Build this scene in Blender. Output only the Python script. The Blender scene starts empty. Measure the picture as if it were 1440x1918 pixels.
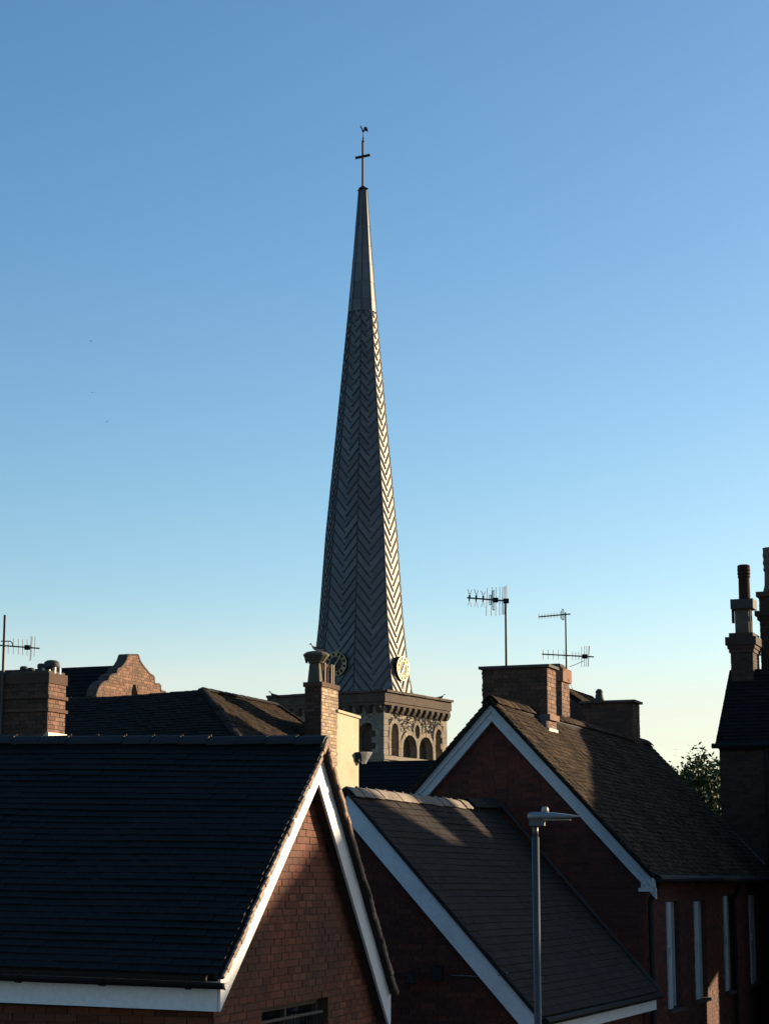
import bpy, math, random
from mathutils import Vector, Matrix
from mathutils.geometry import tessellate_polygon

R = random.Random(11)
SC = bpy.context.scene
COL = SC.collection
rad = math.radians

# ------------------------------------------------------------------ camera, sky, sun, exposure
FPX = 3740.0
TH = math.atan(696.0 / FPX)
CAM = Vector((0.0, 0.0, 5.2))
cd = bpy.data.cameras.new('camera')
cam = bpy.data.objects.new('camera', cd)
COL.objects.link(cam)
cam.location = CAM
cam.rotation_euler = (math.pi / 2 + TH, 0, 0)
cd.sensor_fit = 'VERTICAL'
cd.sensor_height = 36.0
cd.lens = 36.0 * FPX / 1918.0
cd.clip_start = 0.5
cd.clip_end = 6000
SC.camera = cam

SUN_AZ = 60.0      # degrees from the view direction towards the right
SUN_EL = 12.0
SUN_STRENGTH = 5.0
SKY_STRENGTH = 0.08
EXPOSURE = 1.30

world = bpy.data.worlds.new('World')
SC.world = world
world.use_nodes = True
wn = world.node_tree
wn.nodes.clear()
w_out = wn.nodes.new('ShaderNodeOutputWorld')
w_bg = wn.nodes.new('ShaderNodeBackground')
w_sky = wn.nodes.new('ShaderNodeTexSky')
w_sky.sky_type = 'NISHITA'
w_sky.sun_disc = False
w_sky.sun_elevation = rad(SUN_EL)
w_sky.sun_rotation = rad(SUN_AZ)
w_sky.altitude = 50
w_sky.air_density = 0.93
w_sky.dust_density = 0.8
w_sky.ozone_density = 1.5
tc = wn.nodes.new('ShaderNodeTexCoord')
mp = wn.nodes.new('ShaderNodeMapping')
mp.inputs['Scale'].default_value = (3.0, 3.0, 26.0)
mp.inputs['Rotation'].default_value = (0.05, -0.06, 0.3)
nz = wn.nodes.new('ShaderNodeTexNoise')
nz.inputs['Scale'].default_value = 1.6
nz.inputs['Detail'].default_value = 5
nz.inputs['Roughness'].default_value = 0.5
wn.links.new(tc.outputs['Generated'], mp.inputs[0])
wn.links.new(mp.outputs[0], nz.inputs[0])
r1 = wn.nodes.new('ShaderNodeMapRange')
for i_, v_ in enumerate((0.42, 0.72, 0.40, 0.85)):
    r1.inputs[i_ + 1].default_value = v_
wn.links.new(nz.outputs['Fac'], r1.inputs[0])
sx = wn.nodes.new('ShaderNodeSeparateXYZ')
wn.links.new(tc.outputs['Generated'], sx.inputs[0])
r2 = wn.nodes.new('ShaderNodeMapRange')
r2.interpolation_type = 'SMOOTHSTEP'
for i_, v_ in enumerate((0.150, 0.065, 0.0, 1.0)):
    r2.inputs[i_ + 1].default_value = v_
wn.links.new(sx.outputs['Z'], r2.inputs[0])
mm = wn.nodes.new('ShaderNodeMath')
mm.operation = 'MULTIPLY'
wn.links.new(r1.outputs[0], mm.inputs[0])
wn.links.new(r2.outputs[0], mm.inputs[1])
w_mix = wn.nodes.new('ShaderNodeMix')
w_mix.data_type = 'RGBA'
w_mix.inputs[7].default_value = (4.75, 4.42, 3.80, 1)
wn.links.new(mm.outputs[0], w_mix.inputs[0])
w_bg.inputs['Strength'].default_value = SKY_STRENGTH
w_hsv = wn.nodes.new('ShaderNodeHueSaturation')
w_hsv.inputs['Saturation'].default_value = 1.30
wn.links.new(w_sky.outputs[0], w_hsv.inputs['Color'])
wn.links.new(w_hsv.outputs[0], w_mix.inputs[6])
wn.links.new(w_mix.outputs[2], w_bg.inputs[0])
wn.links.new(w_bg.outputs[0], w_out.inputs[0])

sd = bpy.data.lights.new('sun', 'SUN')
sun = bpy.data.objects.new('sun', sd)
COL.objects.link(sun)
sd.energy = SUN_STRENGTH
sd.angle = rad(0.5)
sd.color = (1.0, 0.77, 0.51)
a_, e_ = rad(SUN_AZ), rad(SUN_EL)
SDIR = Vector((math.sin(a_) * math.cos(e_), math.cos(a_) * math.cos(e_), math.sin(e_)))
sun.rotation_euler = SDIR.to_track_quat('Z', 'Y').to_euler()
sun.location = (30, 40, 60)

SC.view_settings.view_transform = 'Standard'
SC.view_settings.look = 'None'
SC.view_settings.exposure = EXPOSURE
SC.view_settings.gamma = 1.0
SC.view_settings.use_curve_mapping = False

# ------------------------------------------------------------------ geometry helpers
Z = Vector((0, 0, 1))


def W(px, py, D):
    xc = (px - 720) / FPX
    yc = (959 - py) / FPX
    y = math.cos(TH) - yc * math.sin(TH)
    z = math.sin(TH) + yc * math.cos(TH)
    return CAM + Vector((xc, y, z)) * (D / y)


def onplane(px, py, P0, N):
    d = W(px, py, 1.0) - CAM
    return CAM + d * ((P0 - CAM).dot(N) / d.dot(N))


def pix(P):
    d = P - CAM
    zc = d.y * math.cos(TH) + d.z * math.sin(TH)
    yc = -d.y * math.sin(TH) + d.z * math.cos(TH)
    return 720 + FPX * d.x / zc, 959 - FPX * yc / zc, zc


BASE = {}


def base_of(o):
    return BASE[o.name]


def root(name, loc, label, cat, group=None):
    o = bpy.data.objects.new(name, None)
    COL.objects.link(o)
    o.location = loc
    o.empty_display_size = 0.2
    o['label'] = label
    o['category'] = cat
    if group:
        o['group'] = group
    BASE[o.name] = Vector(loc)
    return o


def raw_mesh(name, v, f, mat, smooth=False):
    me = bpy.data.meshes.new(name)
    me.from_pydata(v, [], f)
    if mat:
        me.materials.append(mat)
    if smooth:
        me.polygons.foreach_set('use_smooth', [True] * len(me.polygons))
    me.update()
    return me


class MB:
    def __init__(s):
        s.v = []
        s.f = []

    def add(s, vs, fs):
        n = len(s.v)
        s.v += [Vector(p) for p in vs]
        s.f += [tuple(i + n for i in q) for q in fs]
        return s

    def box(s, c, X, Y, Zv):
        """centre and three half-vectors"""
        c = Vector(c); X = Vector(X); Y = Vector(Y); Zv = Vector(Zv)
        if X.cross(Y).dot(Zv) < 0:
            X = -X
        vs = [c - X - Y - Zv, c + X - Y - Zv, c + X + Y - Zv, c - X + Y - Zv,
              c - X - Y + Zv, c + X - Y + Zv, c + X + Y + Zv, c - X + Y + Zv]
        return s.add(vs, [(0, 3, 2, 1), (4, 5, 6, 7), (0, 1, 5, 4), (1, 2, 6, 5), (2, 3, 7, 6), (3, 0, 4, 7)])

    def bar(s, a, b, wv, tv):
        """box from a to b with half vectors wv, tv"""
        a = Vector(a); b = Vector(b)
        return s.box((a + b) / 2, (b - a) / 2, wv, tv)

    def prism(s, poly, ext):
        ext = Vector(ext)
        n = len(poly)
        p = [Vector(q) for q in poly]
        nrm = Vector((0, 0, 0))
        for i in range(n):
            nrm += p[i].cross(p[(i + 1) % n])
        if nrm.dot(ext) < 0:
            p.reverse()
        vs = p + [q + ext for q in p]
        fs = [tuple(range(n - 1, -1, -1)), tuple(range(n, 2 * n))]
        fs += [(i, (i + 1) % n, n + (i + 1) % n, n + i) for i in range(n)]
        return s.add(vs, fs)

    def tube(s, a, b, r0, r1=None, n=8, cap=True):
        a = Vector(a); b = Vector(b)
        r1 = r0 if r1 is None else r1
        d = (b - a).normalized()
        x = d.orthogonal().normalized()
        y = d.cross(x)
        vs = []
        for p, r in ((a, r0), (b, r1)):
            for i in range(n):
                t = 2 * math.pi * i / n
                vs.append(p + (x * math.cos(t) + y * math.sin(t)) * r)
        fs = [(i, (i + 1) % n, n + (i + 1) % n, n + i) for i in range(n)]
        if cap:
            fs += [tuple(range(n - 1, -1, -1)), tuple(range(n, 2 * n))]
        return s.add(vs, fs)

    def path(s, pts, r, n=6):
        for i in range(len(pts) - 1):
            s.tube(pts[i], pts[i + 1], r, r, n)
        return s

    def lathe(s, c, prof, n=16, sq=None, rot=0.0):
        """prof: list of (r, z)."""
        c = Vector(c)
        vs = []
        for r, z in prof:
            for i in range(n):
                t = 2 * math.pi * i / n + rot
                vs.append(c + Vector((r * math.cos(t), r * math.sin(t), z)))
        fs = []
        for k in range(len(prof) - 1):
            for i in range(n):
                j = (i + 1) % n
                fs.append((k * n + i, k * n + j, (k + 1) * n + j, (k + 1) * n + i))
        fs.append(tuple(range(n - 1, -1, -1)))
        m = (len(prof) - 1) * n
        fs.append(tuple(range(m, m + n)))
        return s.add(vs, fs)

    def build(s, name, mat, parent=None, smooth=False, kind=None, loc=None):
        if parent is not None:
            b = base_of(parent)
        else:
            b = Vector(loc) if loc is not None else Vector((0, 0, 0))
        me = raw_mesh(name, [tuple(p - b) for p in s.v], s.f, mat, smooth)
        o = bpy.data.objects.new(name, me)
        COL.objects.link(o)
        if parent is not None:
            o.parent = parent
            BASE[o.name] = b
        else:
            o.location = b
            BASE[o.name] = b
        if kind:
            o['kind'] = kind
        return o


def top(mb, name, mat, loc, label, cat, group=None, smooth=False):
    o = mb.build(name, mat, None, smooth, loc=loc)
    o['label'] = label
    o['category'] = cat
    if group:
        o['group'] = group
    return o


def clip_rect(poly, u0, u1, v0, v1):
    def cut(ps, inside, inter):
        out = []
        for i in range(len(ps)):
            a, b = ps[i - 1], ps[i]
            ia, ib = inside(a), inside(b)
            if ib:
                if not ia:
                    out.append(inter(a, b))
                out.append(b)
            elif ia:
                out.append(inter(a, b))
        return out

    def xi(x):
        return lambda a, b: (x, a[1] + (b[1] - a[1]) * (x - a[0]) / (b[0] - a[0]))

    def yi(y):
        return lambda a, b: (a[0] + (b[0] - a[0]) * (y - a[1]) / (b[1] - a[1]), y)
    p = list(poly)
    for ins, it in ((lambda q: q[0] >= u0, xi(u0)), (lambda q: q[0] <= u1, xi(u1)),
                    (lambda q: q[1] >= v0, yi(v0)), (lambda q: q[1] <= v1, yi(v1))):
        p = cut(p, ins, it)
        if len(p) < 3:
            return []
    # drop doubles
    q = []
    for a in p:
        if not q or abs(a[0] - q[-1][0]) + abs(a[1] - q[-1][1]) > 1e-5:
            q.append(a)
    if len(q) > 2 and abs(q[0][0] - q[-1][0]) + abs(q[0][1] - q[-1][1]) < 1e-5:
        q.pop()
    return q if len(q) > 2 else []


def area(p):
    return 0.5 * sum(p[i - 1][0] * p[i][1] - p[i][0] * p[i - 1][1] for i in range(len(p)))


MESHES = {}


def lay(parent, name, O, U, V, N, poly, mat, row, cols, ch, gap=0.010, prof=(0.0, 0.0, -0.03, -0.03),
        maxn=300, holes=(), jit=0.0015, wob=0.002, stag=0.5, warp=None, field=None, rot=0.0):
    """Lay bricks or tiles over polygon poly (u,v) of plane O,U,V,N. prof = top at low edge, top at high edge,
    bottom at low edge, bottom at high edge. The maxn nearest ones in view become objects, the others one part."""
    if abs(area(poly)) < 1e-6:
        return
    us = [p[0] for p in poly]
    vs = [p[1] for p in poly]
    u_min, u_max, v_min, v_max = min(us), max(us), min(vs), max(vs)
    pa = poly if area(poly) > 0 else list(reversed(poly))
    b = base_of(parent)
    cells = []
    per = sum(cols)
    r = 0
    v0 = v_min
    while v0 < v_max:
        off = -per * 2 + (per * stag if r % 2 else 0.0) + (R.uniform(-0.02, 0.02) if stag else 0)
        u0 = u_min + off
        c = 0
        while u0 < u_max:
            cw = cols[c % len(cols)]
            a0, a1, b0, b1 = u0 + gap / 2, u0 + cw - gap / 2, v0, v0 + ch
            u0 += cw
            c += 1
            if a1 < u_min or a0 > u_max:
                continue
            skip = False
            for (h0, h1, g0, g1) in holes:
                if b1 > g0 + 0.01 and b0 < g1 - 0.01 and a1 > h0 and a0 < h1:
                    if a0 >= h0 and a1 <= h1:
                        skip = True
                    elif a0 < h0:
                        a1 = h0
                    else:
                        a0 = h1
            if skip or a1 - a0 < 0.02:
                continue
            pc = clip_rect(pa, a0, a1, b0, b1)
            if not pc:
                continue
            ar = abs(area(pc))
            full = (a1 - a0) * (b1 - b0)
            if ar < 0.06 * full:
                continue
            cu, cv = (a0 + a1) / 2, (b0 + b1) / 2
            wz = warp(cu, cv) if warp else 0.0
            C = O + U * cu + V * cv + N * wz
            x, y, zc = pix(C)
            vis = -20 < x < 1460 and -20 < y < 1940 and (CAM - C).dot(N) > 0
            cells.append(((0 if vis else 1), zc, C, a0, a1, b0, b1, cu, cv, pc if ar < 0.97 * full else None))
        v0 += row
        r += 1
    cells.sort(key=lambda q: (q[0], q[1]))
    rest = MB()
    M3 = Matrix((U, V, N)).transposed()
    for i, (vis, zc, C, a0, a1, b0, b1, cu, cv, pc) in enumerate(cells):
        single = i < maxn and vis == 0
        hw, hh = (a1 - a0) / 2, (b1 - b0) / 2

        def zt(v):
            t = (v + hh) / (2 * hh)
            return prof[0] + (prof[1] - prof[0]) * t

        def zb(v):
            t = (v + hh) / (2 * hh)
            return prof[2] + (prof[3] - prof[2]) * t
        if pc is None:
            key = (name, mat.name, round(hw, 3), round(hh, 3), prof, R.randrange(4))
            if key not in MESHES:
                j = lambda: R.uniform(-jit, jit)
                q = [(-hw + j(), -hh + j()), (hw + j(), -hh + j()), (hw + j(), hh + j()), (-hw + j(), hh + j())]
                lv = [Vector((x, y, zb(y))) for x, y in q] + [Vector((x, y, zt(y))) for x, y in q]
                lf = [(0, 3, 2, 1), (4, 5, 6, 7), (0, 1, 5, 4), (1, 2, 6, 5), (2, 3, 7, 6), (3, 0, 4, 7)]
                MESHES[key] = (lv, lf, raw_mesh(name, lv, lf, mat))
            lv, lf, me = MESHES[key]
        else:
            q = [(x - cu, y - cv) for x, y in pc]
            n = len(q)
            lv = [Vector((x, y, zb(y))) for x, y in q] + [Vector((x, y, zt(y))) for x, y in q]
            lf = [tuple(range(n - 1, -1, -1)), tuple(range(n, 2 * n))] + \
                 [(k, (k + 1) % n, n + (k + 1) % n, n + k) for k in range(n)]
            me = None
        off = N * R.uniform(-wob, wob)
        m = M3
        if rot:
            m = M3 @ Matrix.Rotation(R.uniform(-rot, rot), 3, 'Z') @ Matrix.Rotation(R.uniform(-rot, rot), 3, 'X')
        if single:
            if me is None:
                me = raw_mesh(name, lv, lf, mat)
            o = bpy.data.objects.new(name, me)
            COL.objects.link(o)
            o.parent = parent
            mm = m.to_4x4()
            mm.translation = C + off - b
            o.matrix_basis = mm
        else:
            rest.add([C + off + m @ p for p in lv], lf)
    if rest.v:
        rest.build(field or (name + '_field'), mat, parent, kind='stuff')


def holed(mb, O, U, V, N, outer, holes, depth):
    """A slab of the outline outer with true openings: front face at N*0, back at -depth."""
    def P(q, z=0.0):
        return O + U * q[0] + V * q[1] + N * z
    loops = [outer] + list(holes)
    flat = [q for lp in loops for q in lp]
    tris = tessellate_polygon([[Vector((q[0], q[1], 0)) for q in lp] for lp in loops])
    for z, flip in ((0.0, False), (-depth, True)):
        fs = []
        for t in tris:
            a, b_, c = (Vector(flat[i]) for i in t)
            ccw = (b_ - a).cross(c - a) > 0
            fs.append(tuple(t) if ccw != flip else tuple(reversed(t)))
        mb.add([P(q, z) for q in flat], fs)
    for lp in loops:
        n = len(lp)
        mb.add([P(q) for q in lp] + [P(q, -depth) for q in lp],
               [(i, (i + 1) % n, n + (i + 1) % n, n + i) for i in range(n)])
    return mb


def uv(P, O, U, V):
    d = P - O
    return (d.dot(U), d.dot(V))


def frame(deg):
    s, c = math.sin(rad(deg)), math.cos(rad(deg))
    return Vector((c, -s, 0)), Vector((s, c, 0))


E1, E2 = frame(20.6)

# ------------------------------------------------------------------ materials


def mk(name, cols, var=0.25, fine=(40, 0.3), big=None, rough=0.85, metal=0.0, bump=None, lichen=None, spec=0.5, k=0.62):
    """Procedural material: cols picked per piece, fine grain, large stains, optional lichen specks."""
    sc_ = lambda c: tuple(q * k for q in c)
    cols = [sc_(c) for c in cols]
    if big:
        big = (big[0], sc_(big[1])) + tuple(big[2:])
    if lichen:
        lichen = (lichen[0], sc_(lichen[1])) + tuple(lichen[2:])
    m = bpy.data.materials.new(name)
    m.use_nodes = True
    t = m.node_tree
    N_ = t.nodes
    L = t.links.new
    bs = N_['Principled BSDF']
    geo = N_.new('ShaderNodeNewGeometry')
    oi = N_.new('ShaderNodeObjectInfo')
    add = N_.new('ShaderNodeMath'); add.operation = 'ADD'
    L(geo.outputs['Random Per Island'], add.inputs[0]); L(oi.outputs['Random'], add.inputs[1])
    fr = N_.new('ShaderNodeMath'); fr.operation = 'FRACT'
    L(add.outputs[0], fr.inputs[0])
    ramp = N_.new('ShaderNodeValToRGB')
    while len(ramp.color_ramp.elements) < len(cols):
        ramp.color_ramp.elements.new(0.5)
    for i, c in enumerate(cols):
        ramp.color_ramp.elements[i].position = i / max(1, len(cols) - 1)
    for i, c in enumerate(cols):
        ramp.color_ramp.elements[i].color = (*c, 1)
    if len(cols) == 1:
        ramp.color_ramp.elements[-1].color = (*cols[0], 1)
    L(fr.outputs[0], ramp.inputs[0])
    col = ramp.outputs[0]

    def noise(scale, detail=4, rough_=0.55):
        n = N_.new('ShaderNodeTexNoise')
        n.inputs['Scale'].default_value = scale
        n.inputs['Detail'].default_value = detail
        n.inputs['Roughness'].default_value = rough_
        L(geo.outputs['Position'], n.inputs['Vector'])
        return n.outputs['Fac']

    def remap(fac, a, b, lo, hi):
        r = N_.new('ShaderNodeMapRange')
        r.inputs[1].default_value = a; r.inputs[2].default_value = b
        r.inputs[3].default_value = lo; r.inputs[4].default_value = hi
        L(fac, r.inputs[0])
        return r.outputs[0]

    def mul(c, f):
        mx = N_.new('ShaderNodeVectorMath'); mx.operation = 'SCALE'
        L(c, mx.inputs[0]); L(f, mx.inputs['Scale'])
        return mx.outputs[0]

    def mix(c, c2, f):
        mx = N_.new('ShaderNodeMix'); mx.data_type = 'RGBA'
        L(f, mx.inputs[0]); L(c, mx.inputs[6])
        mx.inputs[7].default_value = (*c2, 1)
        return mx.outputs[2]
    # second random for value
    m2 = N_.new('ShaderNodeMath'); m2.operation = 'MULTIPLY'; m2.inputs[1].default_value = 7.31
    L(fr.outputs[0], m2.inputs[0])
    f2 = N_.new('ShaderNodeMath'); f2.operation = 'FRACT'
    L(m2.outputs[0], f2.inputs[0])
    if var:
        col = mul(col, remap(f2.outputs[0], 0, 1, 1 - var, 1 + var))
    if fine:
        col = mul(col, remap(noise(fine[0]), 0.25, 0.75, 1 - fine[1], 1 + fine[1]))
    if big:
        col = mix(col, big[1], remap(noise(big[0], 5), big[2], big[3], 0, big[4]))
    if lichen:
        col = mix(col, lichen[1], remap(noise(lichen[0], 3), lichen[2], lichen[2] + 0.06, 0, lichen[3]))
    L(col, bs.inputs['Base Color'])
    bs.inputs['Roughness'].default_value = rough
    bs.inputs['Metallic'].default_value = metal
    bs.inputs['Specular IOR Level'].default_value = spec
    if bump:
        bp = N_.new('ShaderNodeBump')
        bp.inputs['Strength'].default_value = bump[1]
        bp.inputs['Distance'].default_value = bump[2]
        L(noise(bump[0], 6, 0.65), bp.inputs['Height'])
        L(bp.outputs[0], bs.inputs['Normal'])
    return m


M = {}
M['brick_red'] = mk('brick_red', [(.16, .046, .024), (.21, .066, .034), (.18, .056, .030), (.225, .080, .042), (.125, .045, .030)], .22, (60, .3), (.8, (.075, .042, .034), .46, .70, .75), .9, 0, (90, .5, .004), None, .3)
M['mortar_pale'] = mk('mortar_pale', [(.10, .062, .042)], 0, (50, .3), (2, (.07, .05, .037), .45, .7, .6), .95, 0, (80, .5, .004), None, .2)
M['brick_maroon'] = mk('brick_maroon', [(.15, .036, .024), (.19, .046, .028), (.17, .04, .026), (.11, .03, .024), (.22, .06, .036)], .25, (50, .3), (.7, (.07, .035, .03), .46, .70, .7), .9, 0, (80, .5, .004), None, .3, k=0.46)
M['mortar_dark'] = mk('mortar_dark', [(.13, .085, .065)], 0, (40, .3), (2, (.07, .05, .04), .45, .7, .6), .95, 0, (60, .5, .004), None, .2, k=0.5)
M['brick_brown'] = mk('brick_brown', [(.21, .10, .06), (.27, .13, .08), (.16, .08, .055), (.30, .165, .105), (.13, .075, .055)], .25, (40, .3), (1.5, (.10, .07, .05), .5, .7, .6), .9, 0, (70, .5, .005), None, .3)
M['mortar_lime'] = mk('mortar_lime', [(.20, .155, .115)], 0, (40, .3), (2, (.10, .08, .06), .45, .7, .6), .95, 0, (60, .5, .004), None, .2)
M['brick_buff'] = mk('brick_buff', [(.36, .26, .17), (.42, .31, .20), (.30, .20, .13), (.25, .18, .13), (.46, .36, .25)], .2, (40, .3), (1.5, (.12, .10, .08), .5, .7, .7), .9, 0, (70, .5, .005), None, .3, k=0.92)
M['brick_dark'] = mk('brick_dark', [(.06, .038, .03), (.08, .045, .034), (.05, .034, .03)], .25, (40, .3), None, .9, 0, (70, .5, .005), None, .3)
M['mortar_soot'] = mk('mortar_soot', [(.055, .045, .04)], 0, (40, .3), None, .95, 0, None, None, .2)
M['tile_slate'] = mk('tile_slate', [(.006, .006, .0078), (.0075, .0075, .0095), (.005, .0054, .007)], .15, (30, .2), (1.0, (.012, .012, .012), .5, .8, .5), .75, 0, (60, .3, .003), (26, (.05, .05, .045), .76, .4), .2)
M['ridge_slate'] = mk('ridge_slate', [(.013, .013, .016), (.017, .017, .019)], .12, (30, .25), None, .75, 0, (50, .4, .004), (20, (.10, .10, .09), .70, .5), .35)
M['verge'] = mk('verge', [(.22, .15, .105), (.16, .11, .08), (.26, .19, .14)], .2, (30, .35), (6, (.07, .05, .04), .5, .7, .7), .9, 0, (60, .6, .006), None, .3, k=1.15)
M['tile_low'] = mk('tile_low', [(.034, .029, .027), (.039, .033, .030), (.031, .027, .026)], .04, (30, .2), (.8, (.026, .024, .024), .5, .8, .5), .95, 0, (60, .4, .003), (30, (.10, .09, .075), .74, .4), .03, k=1.1)
M['ridge_low'] = mk('ridge_low', [(.13, .105, .085), (.16, .13, .10)], .15, (25, .3), (5, (.06, .05, .045), .5, .7, .7), .85, 0, (50, .5, .005), (18, (.25, .22, .17), .66, .5), .3, k=1.25)
M['tile_brown'] = mk('tile_brown', [(.048, .034, .023), (.066, .046, .030), (.036, .026, .020), (.027, .021, .017)], .2, (30, .3), (.7, (.022, .019, .015), .45, .7, .6), .95, 0, (50, .6, .006), (16, (.16, .125, .07), .62, .7), .03, k=0.85)
M['tile_hip'] = mk('tile_hip', [(.022, .018, .016), (.030, .024, .020), (.017, .014, .013)], .2, (30, .3), (.7, (.016, .014, .012), .45, .7, .6), .95, 0, (50, .6, .006), (16, (.07, .06, .05), .68, .6), .15)
M['tile_far'] = mk('tile_far', [(.011, .010, .011), (.016, .014, .014)], .2, (20, .3), None, .9, 0, (40, .5, .01), None, .15)
M['deck'] = mk('deck', [(.02, .018, .017)], 0, (20, .3), None, .95)
M['paint_white'] = mk('paint_white', [(.59, .60, .615)], .03, (22, .10), (2.2, (.42, .41, .40), .50, .78, .5), .5, 0, (30, .1, .002), None, .4, k=1.0)
M['paint_grey'] = mk('paint_grey', [(.42, .45, .48)], .03, (10, .08), (3, (.28, .29, .29), .5, .8, .6), .55, 0, (30, .2, .002), None, .4, k=0.9)
M['plastic_black'] = mk('plastic_black', [(.010, .010, .012)], 0, (20, .2), None, .65, 0, None, None, .2)
M['soffit'] = mk('soffit', [(.09, .075, .06)], 0, (20, .3), None, .8)
M['render_cream'] = mk('render_cream', [(.66, .57, .40)], 0, (12, .10), (1.6, (.46, .38, .26), .48, .72, .6), .9, 0, (25, .5, .01), None, .2, k=0.64)
M['stone'] = mk('stone', [(.26, .22, .17), (.31, .265, .205), (.22, .19, .15)], .12, (6, .25), (.6, (.12, .105, .085), .45, .7, .7), .9, 0, (10, .6, .03), None, .2, k=0.72)
M['brick_shade'] = mk('brick_shade', [(.11, .055, .036), (.14, .07, .045), (.085, .046, .034), (.17, .09, .055)], .25, (40, .3), (1.5, (.05, .04, .03), .45, .7, .7), .9, 0, (70, .5, .005), None, .25)  # darkened brown brick: shade of the chimney fronts put into the colour
M['pot_shade'] = mk('pot_shade', [(.13, .105, .08)], .1, (12, .3), (3, (.07, .06, .05), .5, .7, .6), .85, 0, (30, .4, .005), None, .3)  # pot_buff darkened: shade on the pots put into the colour
M['stone_dark'] = mk('stone_dark', [(.095, .070, .052), (.12, .09, .068)], .12, (5, .3), (.8, (.07, .06, .05), .45, .7, .7), .9, 0, (8, .6, .03), None, .2)
M['flint_bed'] = mk('flint_bed', [(.33, .28, .215)], 0, (5, .3), (.5, (.15, .13, .105), .45, .7, .6), .95, 0, (6, .8, .05), None, .2, k=0.75)
M['flint'] = mk('flint', [(.06, .055, .05), (.42, .36, .28), (.18, .155, .13), (.50, .44, .35), (.30, .26, .21), (.10, .09, .08)], .2, (8, .3), None, .6, 0, None, None, .4, k=0.75)
M['lead'] = mk('lead', [(.10, .105, .112), (.13, .135, .142), (.085, .09, .097)], .10, (3, .15), (.35, (.07, .075, .08), .45, .75, .5), .60, .15, (5, .2, .02), None, .35, k=0.9)
M['lead_roll'] = mk('lead_roll', [(.060, .065, .071)], .05, (3, .15), None, .65, .1, None, None, .3)
M['lead_flash'] = mk('lead_flash', [(.16, .165, .17)], .1, (10, .2), None, .6, .2, (20, .3, .005), None, .5)
M['iron'] = mk('iron', [(.016, .017, .02)], 0, (20, .2), None, .7, 0, None, None, .25)
M['gold'] = mk('gold', [(.55, .43, .20)], 0, (10, .1), None, .5, .35, None, None, .3, k=0.75)
M['clock_face'] = mk('clock_face', [(.022, .022, .026)], 0, (6, .1), None, .6, 0, None, None, .25)
M['alu'] = mk('alu', [(.04, .042, .045)], 0, (30, .15), None, .6, .2, None, None, .5)
M['steel_grey'] = mk('steel_grey', [(.072, .086, .094)], 0, (12, .1), None, .45, .3, None, None, .5)
M['lamp_grey'] = mk('lamp_grey', [(.25, .27, .29)], 0, (12, .06), None, .45, .1, None, None, .5)
M['lamp_lens'] = mk('lamp_lens', [(.12, .13, .14)], 0, None, None, .15, 0, None, None, .5)
M['cap_pale'] = mk('cap_pale', [(.62, .62, .60)], 0, None, None, .4, k=0.4)
M['terracotta_dark'] = mk('terracotta_dark', [(.075, .030, .022), (.09, .036, .026)], .1, (14, .3), (3, (.03, .022, .02), .45, .7, .7), .9, 0, (30, .4, .005), None, .2, k=0.4)  # darker copy of terracotta
M['terracotta'] = mk('terracotta', [(.20, .085, .05), (.24, .10, .06)], .1, (14, .3), (3, (.08, .05, .04), .5, .7, .6), .85, 0, (30, .4, .005), None, .3)
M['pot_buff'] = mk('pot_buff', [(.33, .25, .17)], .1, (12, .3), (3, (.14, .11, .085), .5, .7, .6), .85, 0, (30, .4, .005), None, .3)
M['pot_dark'] = mk('pot_dark', [(.05, .045, .042)], .1, (12, .3), None, .8)
M['cap_stone'] = mk('cap_stone', [(.10, .085, .07)], .1, (12, .3), (3, (.05, .045, .04), .5, .7, .6), .9, 0, (25, .5, .006), None, .3)
M['glass_dark'] = mk('glass_dark', [(.01, .011, .013)], 0, None, None, .06, 0, None, None, .5)
M['asphalt'] = mk('asphalt', [(.035, .036, .04)], 0, (30, .3), (.3, (.07, .068, .065), .45, .7, .6), .9)
M['grass'] = mk('grass', [(.045, .07, .025)], 0, (2, .4), None, .95)
M['bark'] = mk('bark', [(.06, .045, .035)], 0, (10, .3), None, .95)
M['leaf'] = mk('leaf', [(.045, .075, .02), (.06, .10, .028), (.035, .06, .018), (.085, .115, .035)], .25, None, None, .7, 0, None, None, .3)
M['feather_white'] = mk('feather_white', [(.6, .6, .6)], 0, None, None, .8)
M['feather_dark'] = mk('feather_dark', [(.03, .03, .033)], 0, None, None, .8)

# ------------------------------------------------------------------ ground
g = MB()
g.add([(-3000, -3000, 0), (3000, -3000, 0), (3000, 3000, 0), (-3000, 3000, 0)], [(0, 1, 2, 3)])
go = g.build('ground', M['asphalt'])
go['kind'] = 'structure'

# ------------------------------------------------------------------ shared roof pieces


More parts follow.
